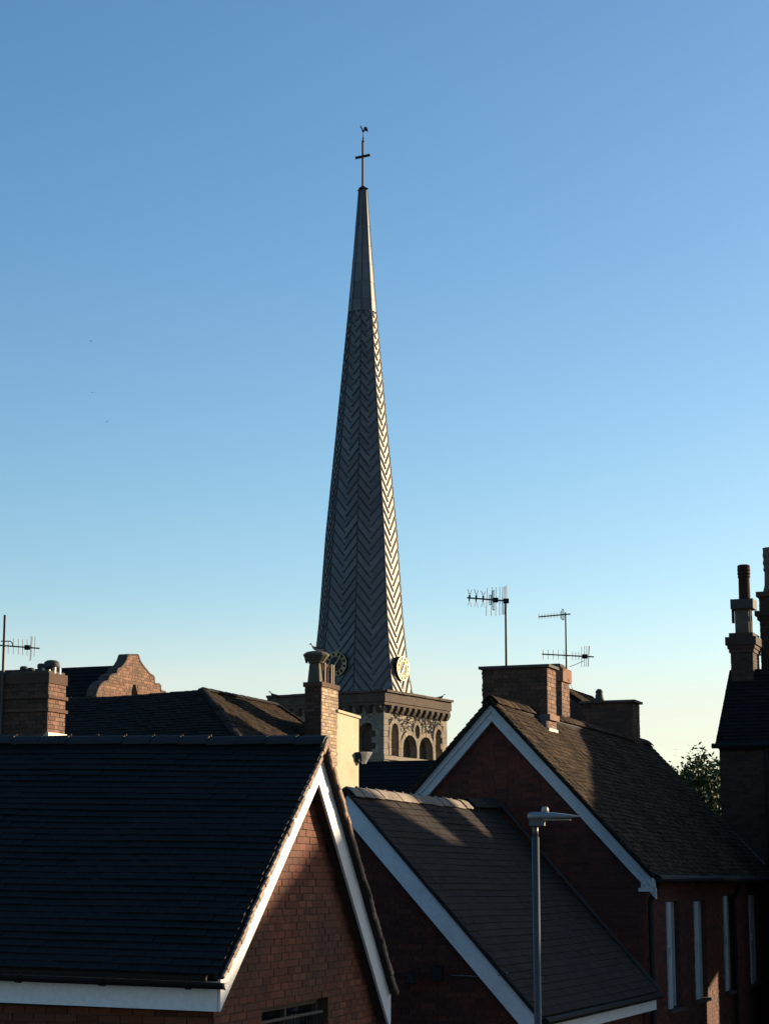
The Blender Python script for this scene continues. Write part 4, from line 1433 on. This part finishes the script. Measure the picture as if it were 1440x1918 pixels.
# dressed stone rings and backs of the openings
for i in (0, 1):
    N_, U_ = faces[i]
    O_ = ax2 + N_ * hw
    for k, op in enumerate(opens[i]):
        big_ = len(op) > 11 and op is not oval
        m = MB()
        cu = sum(p[0] for p in op) / len(op); cv = sum(p[1] for p in op) / len(op)
        wd = max(p[0] for p in op) - min(p[0] for p in op); hd = max(p[1] for p in op) - min(p[1] for p in op)
        m.box(O_ + U_ * cu + Z * ((max(p[1] for p in op) + min(p[1] for p in op)) / 2) - N_ * .53, U_ * (wd / 2 + .05), Z * (hd / 2 + .05), N_ * .03)
        m.build('niche_back' if op is not oval else 'louvre', M['stone_dark'] if op is not oval else M['deck'], ch)
        # arch stones one by one
        seq = op if op is oval else op[1:] + op[:1]
        n = len(seq)
        wdt = .30 if op is not oval else .26
        rngi = range(n) if op is oval else range(n - 1)
        top_v = max(p[1] for p in op)
        for j in rngi:
            p, q = Vector(seq[j]), Vector(seq[(j + 1) % n])
            if (p - q).length < .02:
                continue
            d_ = (q - p).normalized()
            nrm = Vector((d_.y, -d_.x))
            if nrm.dot(p - Vector((cu, cv))) < 0:
                nrm = -nrm
            ext = (q - p).length
            pieces = max(1, int(ext / .5))
            for s_ in range(pieces):
                pa = p + (q - p) * (s_ / pieces); pb = p + (q - p) * ((s_ + .96) / pieces)
                flare = d_ * .0
                mm = MB()
                qd = [pa, pb, pb + nrm * wdt, pa + nrm * wdt]
                if op is oval or (min(pa.y, pb.y) > op[1][1] + .3 and abs(d_.x) > .05):
                    ctr = Vector((cu, ov_c[1] if op is oval else (l1[1] if k < 2 else a1[1])))
                    qd = [pa, pb, pb + (pb - ctr).normalized() * wdt, pa + (pa - ctr).normalized() * wdt]
                mm.prism([O_ + U_ * x.x + Z * x.y - N_ * .1 for x in qd], N_ * (.10 + R.uniform(.07, .10)))
                mm.build('arch_stone', M['stone'], tw)
# quoins and string courses
for i in range(4):
    N_, U_ = faces[i]
    for sgn in (-1, 1):
        v = z_corn - .1
        k = 0
        while v > z_corn - 9.0:
            L_ = .95 if k % 2 else .6
            hh = .42
            m = MB()
            O_ = ax2 + N_ * hw
            m.box(O_ + U_ * sgn * (hw - L_ / 2 + .05) + Z * (v - hh / 2), U_ * (L_ / 2), Z * (hh / 2 - .012), N_ * .06)
            if i in (0, 1):
                m.build('quoin', M['stone'], tw)
            v -= hh
            k += 1
st_v = tp(760, 1424, T1, T2)[1]
m = MB()
for i, (N_, U_) in enumerate(faces):
    m.box(ax2 + N_ * (hw + .07) + Z * (sill - .18), U_ * (hw + .135 if i % 2 == 0 else hw - .01), Z * .13, N_ * .075)
m.build('string_course', M['stone'], ch)
# corbel table and parapet
cw_ = 4.82
for i in (0, 1):
    N_, U_ = faces[i]
    n = 11
    for k in range(n):
        u = -hw + (k + .5) * 2 * hw / n
        m = MB()
        o = ax2 + N_ * hw + U_ * u + Z * (z_corn - .0)
        m.prism([o + Z * .0, o + N_ * .42, o + N_ * .40 - Z * .22, o + N_ * .22 - Z * .50, o - Z * .55], U_ * .36)
        m.build('corbel', M['stone_dark'], tw)
m = MB()
par_h = z_top - z_corn
m.box(ax2 + Z * (z_corn + par_h * .12), T1 * (cw_ - .02), T2 * (cw_ - .02), Z * par_h * .12)
m.box(ax2 + Z * (z_corn + par_h * .62), T1 * (cw_ + .06), T2 * (cw_ + .06), Z * par_h * .38)
m.build('parapet', M['stone_dark'], ch)
for i in (0, 1):
    N_, U_ = faces[i]
    n = 9
    for k in range(n):
        u0 = -cw_ - .06 + k * (2 * cw_ + .12) / n
        m = MB()
        m.box(ax2 + N_ * (cw_ + .02) + U_ * (u0 + (cw_ + .06) / n) + Z * (z_top + R.uniform(.0, .02) + .04), U_ * ((cw_ + .06) / n - .012), N_ * R.uniform(.20, .24), Z * .08)
        m.build('parapet_stone', M['stone_dark'], tw)
m = MB(); m.lathe(ax2 + T1 * 3.6 + T2 * 1.0 + Z * z_top, [(.75, 0), (.7, .15), (.45, .32), (.1, .38)], 10); m.build('parapet_hump', M['stone_dark'], ch)


def inpoly(p, poly):
    r = False
    for i in range(len(poly)):
        a, b_ = poly[i - 1], poly[i]
        if (a[1] > p[1]) != (b_[1] > p[1]) and p[0] < (b_[0] - a[0]) * (p[1] - a[1]) / (b_[1] - a[1]) + a[0]:
            r = not r
    return r


# flint nodules
fm = MB()
for i, cnt in ((0, 2600), (1, 2600)):
    N_, U_ = faces[i]
    O_ = ax2 + N_ * hw
    c = 0
    for _ in range(cnt):
        u = R.uniform(-hw + .55, hw - .55); v = R.uniform(z_corn - 7.0, z_corn - .1)
        bad = False
        for op in opens[i]:
            cu = sum(p[0] for p in op) / len(op); cv = sum(p[1] for p in op) / len(op)
            gr = [(cu + (p[0] - cu) * 1.28, cv + (p[1] - cv) * 1.2) for p in op]
            if inpoly((u, v), gr):
                bad = True
                break
        if bad:
            continue
        t = R.uniform(0, math.pi)
        du, dv = R.uniform(.07, .20), R.uniform(.04, .09)
        cx, sx = math.cos(t), math.sin(t)
        c3 = O_ + U_ * u + Z * v
        X_ = (U_ * cx + Z * sx) * du; Y_ = (-U_ * sx + Z * cx) * dv
        pr = N_ * R.uniform(.05, .11)
        fm.add([c3 - X_, c3 - Y_, c3 + X_, c3 + Y_, c3 + pr + X_ * R.uniform(-.3, .3)], [(0, 1, 4), (1, 2, 4), (2, 3, 4), (3, 0, 4)])
fo = fm.build('flint', M['flint'], tw, kind='stuff')

# spire: eight facets, lead panels in herringbone
prof = [(1309, 3.86), (1296, 3.70), (1270, 3.50), (1235, 3.32), (1167, 3.04), (1000, 2.58), (800, 1.82), (590, 1.03), (470, .62), (358, .28)]
pz = [(zat(y), r) for y, r in prof]


def Rat(z):
    if z <= pz[0][0]:
        return pz[0][1]
    for (z0, r0), (z1, r1) in zip(pz, pz[1:]):
        if z <= z1:
            return r0 + (r1 - r0) * (z - z0) / (z1 - z0)
    return pz[-1][1]


c225, s225 = math.cos(math.pi / 8), math.sin(math.pi / 8)
lean = lambda z: Vector((.10, 0, 0)) * max(0, (z - 15) / 40.0)


def twist(z):
    return rad(5.0) * min(1, max(0, (z - pz[0][0]) / (pz[-1][0] - pz[0][0])))


def SPt(phi, q, z, off=0.0):
    phi = phi + twist(z)
    n = Vector((math.sin(phi), -math.cos(phi), 0)); t = Vector((math.cos(phi), math.sin(phi), 0))
    r = Rat(z)
    return ax2 + lean(z) + n * (r * c225 + off) + t * (q * r * s225) + Z * z


core = MB()
vs = []
for z, r in pz:
    for k in range(8):
        t = rad(-75 + 45 * k - 22.5) + twist(z)
        rr = r - .03
        vs.append(ax2 + lean(z) + Vector((math.sin(t) * rr, -math.cos(t) * rr, z)))
fs = []
for i in range(len(pz) - 1):
    for k in range(8):
        j = (k + 1) % 8
        fs.append((i * 8 + k, i * 8 + j, (i + 1) * 8 + j, (i + 1) * 8 + k))
fs.append(tuple(range((len(pz) - 1) * 8, len(pz) * 8)))
core.add(vs, fs)
sp_o = core.build('spire', M['lead_roll'], ch)
z0s, z1s = pz[0][0] + .12, zat(590)
SPc = .835
back = MB()
seam = MB()
for fi in range(8):
    phi = rad(-75 + 45 * fi)
    vis = fi < 4
    for side in (-1, 1):
        k = -4
        while True:
            zr = z0s + SPc * (k + (.5 if side > 0 else 0.0))
            k += 1
            if zr > z1s + .2:
                break
            wz_ = Rat(max(z0s, zr)) * s225
            dp_ = wz_ * 1.22
            # outline in (q, z): edge q=side, centre q=0; centre lies dp_ lower
            poly = [(side, zr + dp_), (side, zr + SPc + dp_), (0, zr + SPc), (0, zr)]
            pc = clip_rect(poly, -1, 1, z0s, z1s)
            if len(pc) < 3 or abs(area(pc)) < .02:
                continue
            g_ = .0
            ins = MB()
            tone = R.uniform(-.004, .006)
            lo_ = [SPt(phi, q, z, .0) for q, z in pc]
            hi_ = [SPt(phi, q, z, .028 + tone) for q, z in pc]
            n = len(pc)
            fs = [tuple(range(n)), tuple(range(2 * n - 1, n - 1, -1))] + [(a, n + a, n + (a + 1) % n, (a + 1) % n) for a in range(n)]
            if side < 0:
                fs = [tuple(reversed(f_)) for f_ in fs]
            (ins if vis else back).add(hi_ + lo_, fs)
            # standing roll along the lower edge
            ra_, rb_ = (side * .985, zr + dp_ * .985), (0.02 * side, zr + dp_ * .02)
            cl = clip_rect([ra_, (ra_[0], ra_[1] + .001), (rb_[0], rb_[1] + .001), rb_], -1, 1, z0s, z1s)
            if cl:
                qa = max(cl, key=lambda p: abs(p[0])); qb = min(cl, key=lambda p: abs(p[0]))
                a_, b_ = SPt(phi, qa[0], qa[1], .045), SPt(phi, qb[0], qb[1], .045)
                nn = Vector((math.sin(phi), -math.cos(phi), .1)).normalized()
                dd = (b_ - a_).normalized()
                (ins if vis else back).bar(a_, b_, dd.cross(nn) * .038, nn * .055)
            if vis:
                po = ins.build('lead_panel', M['lead'], sp_o)
                po.data.materials.append(M['lead_roll'])
                for pl_ in po.data.polygons:
                    if pl_.index >= n + 2:
                        pl_.material_index = 1
    # plain sheets near the point
    ys = [590, 565, 531, 497, 463, 425, 358]
    for a, c in zip(ys, ys[1:]):
        za, zb_ = zat(a), zat(c) - .02
        ins = MB()
        o_ = .03 + R.uniform(0, .012)
        pc = [(-.96, za), (.96, za), (.96, zb_), (-.96, zb_)]
        hi_ = [SPt(phi, q, z, o_) for q, z in pc]; lo_ = [SPt(phi, q, z, 0) for q, z in pc]
        ins.add(hi_ + lo_, [(0, 1, 2, 3), (7, 6, 5, 4), (0, 4, 5, 1), (1, 5, 6, 2), (2, 6, 7, 3), (3, 7, 4, 0)])
        if vis:
            ins.build('lead_sheet', M['lead'], sp_o)
        else:
            back.add(ins.v, ins.f)
    # base apron
    ap = MB()
    pc = [(-.99, pz[0][0] - .02), (.99, pz[0][0] - .02), (.99, z0s - .02), (-.99, z0s - .02)]
    hi_ = [SPt(phi, q, z, .05) for q, z in pc]; lo_ = [SPt(phi, q, z, -.02) for q, z in pc]
    ap.add(hi_ + lo_, [(0, 1, 2, 3), (7, 6, 5, 4), (0, 4, 5, 1), (1, 5, 6, 2), (2, 6, 7, 3), (3, 7, 4, 0)])
    ap.build('apron', M['lead'], sp_o)
    # hip roll on the arris
    hr = MB()
    zs = [p[0] for p in pz]
    for a, c in zip(zs, zs[1:]):
        hr.tube(SPt(phi, -1, a, .035), SPt(phi, -1, c, .035), .055 if a < z1s else .05, None, 6)
    hr.build('hip_roll', M['lead_roll'], sp_o)  # darker lead than the sheets: the roll's shaded side put into the colour
back.build('lead_cladding', M['lead'], sp_o, kind='stuff')
# small bosses where the herringbone begins
m = MB()
for fi in range(4):
    for q in (-.45, .45):
        m.lathe(SPt(rad(-75 + 45 * fi), q, zat(588), .08), [(.06, -.06), (.08, 0), (.04, .06)], 7)
m.build('boss', M['lead_roll'], sp_o)
m = MB()
m.box(ax2 + T1 * -.0 + Z * (z_top + .10), T1 * 4.3, T2 * 4.3, Z * .10)
m.build('lead_flat', M['lead_flash'], ch)
nb = SPt(rad(15), .55, pz[0][0] + .12, .25)
m = MB(); m.box(nb, Vector((.32, 0, 0)), Vector((0, .15, 0)), Z * .13); m.build('vent_box', M['iron'], ch)

# finial cross, collar and cock
zc0 = zat(357)
cx_ = ax2 + lean(zc0)
m = MB()
m.lathe(cx_ + Z * zc0, [(.24, -.15), (.20, .0), (.34, .08), (.36, .16), (.22, .26), (.14, .34)], 10)
for k in range(4):
    t = rad(30 + 90 * k)
    d_ = Vector((math.sin(t), math.cos(t), 0))
    m.tube(cx_ + Z * (zc0 + .12) + d_ * .3, cx_ + Z * (zc0 + .05) + d_ * .5, .07, .03, 6)
m.build('collar', M['iron'], ch)
z_sh = zat(266)
m = MB(); m.bar(cx_ + Z * zc0, cx_ + Z * z_sh, T1 * .075, T2 * .075)
z_arm = zat(293)
m.bar(cx_ + Z * z_arm - T1 * .66 + T2 * .0, cx_ + Z * z_arm - T1 * .076, T2 * .07, Z * .085)
m.bar(cx_ + Z * z_arm + T1 * .076, cx_ + Z * z_arm + T1 * .66, T2 * .07, Z * .085)
m.lathe(cx_ + Z * z_sh, [(.10, -.05), (.12, .05), (.06, .12), (.05, .25), (.075, .30), (.05, .36), (.02, .42)], 8)
m.build('cross', M['iron'], ch)
m = MB(); m.tube(cx_ + Z * (z_sh + .3), cx_ + Z * zat(247), .025, None, 6)
co = m.build('weathercock', M['iron'], ch)
sil = [(440, 425), (425, 390), (418, 350), (395, 320), (390, 285), (402, 290), (420, 318), (436, 345), (452, 375), (466, 392), (468, 345), (480, 318), (505, 312), (528, 325), (545, 360), (555, 415), (540, 412), (520, 395), (500, 388), (480, 402), (465, 425)]
sp2 = [W(640 + x / 11.29, 210 + y / 11.28, DC) for x, y in sil]
m = MB()
m.prism([p - Vector((0, .06, 0)) for p in sp2], Vector((0, .12, 0)))
m.build('bird', M['iron'], co)

# clocks


def clock(phi_d, px_, py_, label):
    phi = rad(phi_d)
    n = Vector((math.sin(phi), -math.cos(phi), 0)); t = Vector((math.cos(phi), math.sin(phi), 0))
    zc = zat(py_)
    c = SPt(phi, 0, zc, .32)
    Rr = .88
    rt = root('church_clock', c, label, 'clock', 'clock faces on the spire')

    def pt(r, a, o):
        return c + t * (r * math.sin(a)) + Z * (r * math.cos(a)) + n * o
    m = MB()
    m.prism([pt(Rr, 2 * math.pi * i / 40, -.30) for i in range(40)], n * .32)
    m.build('dial', M['clock_face'], rt)
    for (ro, ri) in ((.88, .84), (.56, .53)):
        m = MB()
        k = 40
        for i in range(k):
            a, b_ = 2 * math.pi * i / k, 2 * math.pi * (i + 1) / k
            m.add([pt(ri, a, .022), pt(ro, a, .022), pt(ro, b_, .022), pt(ri, b_, .022), pt(ri, a, .05), pt(ro, a, .05), pt(ro, b_, .05), pt(ri, b_, .05)],
                  [(4, 7, 6, 5), (0, 1, 2, 3), (1, 5, 6, 2), (0, 3, 7, 4)])
        m.build('ring', M['gold'], rt)
    num = ['XII', 'I', 'II', 'III', 'IIII', 'V', 'VI', 'VII', 'VIII', 'IX', 'X', 'XI']
    for h, s in enumerate(num):
        a = 2 * math.pi * h / 12
        m = MB()
        wd = {'I': .062, 'V': .11, 'X': .12}
        tot = sum(wd[q] for q in s)
        x = -tot / 2
        er = Z * math.cos(a) + t * math.sin(a)
        et = t * math.cos(a) - Z * math.sin(a)
        r0, r1 = .585, .815

        def npt(xx, r):
            return c + er * r + et * xx + n * .04
        for q in s:
            w_ = wd[q]
            xm = x + w_ / 2
            if q == 'I':
                m.bar(npt(xm, r0), npt(xm, r1), et * .019, n * .015)
            elif q == 'V':
                m.bar(npt(x + .01, r1), npt(xm, r0), et * .019, n * .015)
                m.bar(npt(x + w_ - .01, r1), npt(xm, r0), et * .013, n * .017)
            else:
                m.bar(npt(x + .01, r1), npt(x + w_ - .01, r0), et * .019, n * .015)
                m.bar(npt(x + w_ - .01, r1), npt(x + .01, r0), et * .013, n * .017)
            x += w_
        m.build('numeral', M['gold'], rt)
    for (a, L, w_, nm) in ((rad(36), .74, .028, 'minute_hand'), (rad(213), .50, .040, 'hour_hand')):
        er = Z * math.cos(a) + t * math.sin(a)
        et = t * math.cos(a) - Z * math.sin(a)
        m = MB()
        o = .07 if nm[0] == 'm' else .085
        m.prism([c + n * o - er * .14 - et * w_, c + n * o - er * .14 + et * w_, c + n * o + er * L * .7 + et * w_ * 1.3, c + n * o + er * L, c + n * o + er * L * .7 - et * w_ * 1.3], n * .012)
        m.build(nm, M['gold'], rt)


clock(-30, 629, 1252, 'dark church clock with gold numerals in shade, half hidden by the chimney pot')
clock(60, 750, 1257, 'church clock glaring gold in the sun on the narrow lit spire face')

# ================================================================== STREET LAMP
lp = W(1004, 1700, 20.0)
lb = Vector((lp.x, lp.y, 0))
sl_ = root('street_lamp', lb, 'grey steel street lamp with flat tapered head in front of the low roof', 'street lamp')
yz = lambda y: W(1004, y, 20.0).z
m = MB(); m.lathe(lb, [(.075, 0), (.075, 1.3), (.06, 1.36), (.036, 1.40), (.036, yz(1568))], 16); m.build('pole', M['steel_grey'], sl_, True)
m = MB(); m.lathe(lb, [(.030, yz(1568)), (.028, yz(1545))], 14); m.build('spigot', M['steel_grey'], sl_, True)
hd_ = Vector((.97, -.24, 0)).normalized()
hn = hd_.cross(Z)
hb = MB()
# head cross-sections along its length
secs = []
xs = [-.075, -.06, .0, .10, .22, .34, .43, .475]
wdh = [.03, .065, .085, .10, .095, .07, .035, .012]
tops = [.050, .066, .074, .074, .066, .050, .034, .026]
bots = [.010, -.004, -.012, -.010, -.004, .006, .016, .020]
z0 = yz(1535)
vs = []
for x, w_, a, c in zip(xs, wdh, tops, bots):
    for j in range(10):
        t = 2 * math.pi * j / 10
        mm_ = (a + c) / 2; hh = (a - c) / 2
        vs.append(lb + hd_ * x + hn * (math.cos(t) * w_) + Z * (z0 + mm_ + hh * math.sin(t)))
fs = []
for i in range(len(xs) - 1):
    for j in range(10):
        fs.append((i * 10 + j, i * 10 + (j + 1) % 10, (i + 1) * 10 + (j + 1) % 10, (i + 1) * 10 + j))
fs += [tuple(range(10)), tuple(range(len(vs) - 1, len(vs) - 11, -1))]
hb.add(vs, fs)
hdo = hb.build('lamp_head', M['lamp_grey'], sl_, True)
m = MB(); m.box(lb + hd_ * .02 + Z * (z0 - .033), hd_ * .075, hn * .04, Z * .028); m.build('bracket', M['steel_grey'], hdo)
m = MB(); m.box(lb + hd_ * .22 + Z * (z0 - .006), hd_ * .13, hn * .06, Z * .006); m.build('lens', M['lamp_lens'], hdo)
m = MB(); m.lathe(lb + hd_ * .10 + Z * (z0 + .068), [(.036, 0), (.036, .025), (.032, .045), (.022, .056)], 12); m.build('photocell', M['cap_pale'], hdo, True)

# ================================================================== TREES


def leafy(name, label, base, h, blobs, n, trunk_r, seed, leaf=.13):
    r = random.Random(seed)
    rt = root(name, base, label, 'tree')
    m = MB()
    m.tube(base, base + Z * h * .55, trunk_r, trunk_r * .6, 8)
    m.tube(base + Z * h * .55, base + Z * h * .97, trunk_r * .6, .02, 7)
    for i in range(18):
        z = r.uniform(.35, .92) * h
        c = r.choice(blobs)
        a = base + Z * z
        b_ = base + Vector(c[0]) * .7 + Vector((r.uniform(-.5, .5), r.uniform(-.5, .5), 0))
        b_.z = max(b_.z, a.z + .2)
        m.tube(a, b_, trunk_r * .3, .015, 5)
    m.build('trunk', M['bark'], rt)
    v = []; f = []
    tot = sum(b[1] ** 2 for b in blobs)
    for (c, rr, sq) in blobs:
        k = int(n * rr * rr / tot)
        for cl in range(max(3, k // 14)):
            # clump centre near the shell
            d = Vector((r.gauss(0, 1), r.gauss(0, 1), r.gauss(0, 1))).normalized()
            cc = base + Vector(c) + Vector((d.x, d.y, d.z * sq)) * rr * r.uniform(.35, 1.05)
            cs = r.uniform(.16, .42) * rr ** .5
            for _ in range(14):
                p = cc + Vector((r.gauss(0, cs), r.gauss(0, cs), r.gauss(0, cs * .7)))
                x = Vector((r.gauss(0, 1), r.gauss(0, 1), r.gauss(0, .7))).normalized()
                y = x.orthogonal().normalized()
                y = Matrix.Rotation(r.uniform(0, 6.28), 3, x) @ y
                s = leaf * r.uniform(.6, 1.3)
                i0 = len(v)
                v += [p - x * s, p + y * s * .45, p + x * s, p - y * s * .45]
                f.append((i0, i0 + 1, i0 + 2, i0 + 3))
    q = MB(); q.v = v; q.f = f
    q.build('crown', M['leaf'], rt)


tb = W(1306, 1500, 62.0)
tz = lambda y: W(1306, y, 62.0).z
pxm = 62 / 3805.0
leafy('garden_tree', 'slim pointed green tree between the mossy roof and the tall dark house', Vector((tb.x, tb.y, 0)), tz(1404),
      [((0, 0, tz(1430)), .30, 1.9), ((.05, 0, tz(1455)), .50, 1.1), ((-.25, 0, tz(1475)), .62, 1.0), ((.25, .1, tz(1490)), .85, 1.0), ((0, 0, tz(1540)), 1.3, 1.1)], 5200, .14, 3, .085)
tb = W(1340, 1480, 64.0)
leafy('broad_tree', 'broad dark green tree touching the wall of the tall right house', Vector((tb.x, tb.y, 0)), tz(1420),
      [((0, 0, tz(1445)), .55, 1.0), ((-.35, 0, tz(1480)), .9, 1.0), ((.2, 0, tz(1510)), 1.3, 1.0), ((-.3, 0, tz(1570)), 1.7, 1.0)], 6500, .2, 5, .10)

# ================================================================== BIRDS


def flying(px_, py_, D, span, roll, yaw, label):
    c = W(px_, py_, D)
    X = Vector((math.cos(yaw) * math.cos(roll), math.sin(yaw) * math.cos(roll), math.sin(roll)))
    Fw = Vector((-math.sin(yaw), math.cos(yaw), 0))
    Uu = X.cross(Fw)
    if Uu.z < 0:
        Uu = -Uu
    m = MB()
    s = span
    pts = [(0, .22, 0), (.05, .05, .03), (.05, -.12, .02), (.0, -.3, 0), (-.05, -.12, .02), (-.05, .05, .03), (0, 0, -.05)]
    m.add([c + X * a * s + Fw * b_ * s + Uu * d * s for a, b_, d in pts], [(0, 5, 6), (0, 6, 1), (1, 6, 2), (2, 6, 3), (3, 6, 4), (4, 6, 5), (0, 1, 5), (1, 2, 4, 5), (2, 3, 4)])
    for sg in (-1, 1):
        w_ = [(.04, .08, .02), (.25, .12, .12), (.5, -.02, .05), (.27, .0, .10), (.04, -.08, .02)]
        m.prism([c + X * a * sg * s + Fw * b_ * s + Uu * d * s for a, b_, d in w_], Uu * .012 * s)
    top(m, 'bird', M['feather_dark'], c, label, 'bird', 'birds flying in the sky')


flying(174, 736, 120, .36, .1, .5, 'small dark bird flying, middle of the three left of the spire')
flying(202, 789, 120, .46, .45, .2, 'dark bird banking with tilted wings, lowest of the three left of the spire')
flying(170, 639, 260, .7, .2, 2.6, 'faintest and highest of the three birds left of the spire')


def perched(c, face, s, mat, label):
    """A gull: one continuous body from neck to tail, wings folded, two legs."""
    rt = root('gull', c, label, 'bird', 'gulls perched on the roofs')
    Fw = Vector((math.cos(face), math.sin(face), 0)); Sd = Fw.cross(Z)
    m = MB()
    secs_ = [(-.55, .02, .20, .02), (-.35, .07, .20, .06), (-.1, .13, .22, .12), (.12, .13, .27, .13), (.26, .09, .36, .09), (.30, .06, .46, .06), (.34, .065, .54, .065), (.42, .03, .53, .035), (.50, .008, .51, .01)]
    vs = []
    for x, w_, z, h in secs_:
        for j in range(8):
            t = 2 * math.pi * j / 8
            vs.append(c + (Fw * x + Sd * w_ * math.cos(t) + Z * (z + h * math.sin(t))) * s)
    fs = []
    for i in range(len(secs_) - 1):
        for j in range(8):
            fs.append((i * 8 + j, i * 8 + (j + 1) % 8, (i + 1) * 8 + (j + 1) % 8, (i + 1) * 8 + j))
    fs += [tuple(range(8)), tuple(range(len(vs) - 1, len(vs) - 9, -1))]
    m.add(vs, fs)
    m.build('body', mat, rt, True)
    for sg in (-1, 1):
        q = MB()
        q.prism([c + (Fw * a + Sd * sg * .13 + Z * b_) * s for a, b_ in ((.2, .30), (.1, .36), (-.3, .27), (-.68, .20), (-.3, .20), (.1, .22))], Sd * sg * .025 * s)
        q.build('wing', M['feather_dark'], rt)
        q = MB(); q.tube(c + Sd * sg * .05 * s, c + (Sd * sg * .05 + Z * .12) * s, .012 * s, None, 5); q.build('leg', M['pot_buff'], rt)


perched(pot_top + Z * (pot_z - .03), rad(195), .34, M['feather_white'], 'grey and white gull standing on the hooded chimney pot before the spire')
perched(ax2 + T1 * (cw_ - .3) + T2 * (cw_ * .80) + Z * (z_top + .10), rad(10), .75, M['feather_white'], 'pale gull on the right corner of the church parapet')
pp = hf + Z * .13
perched(pp, rad(170), .30, M['feather_dark'], 'small dark bird on the far ridge end of the hipped roof')
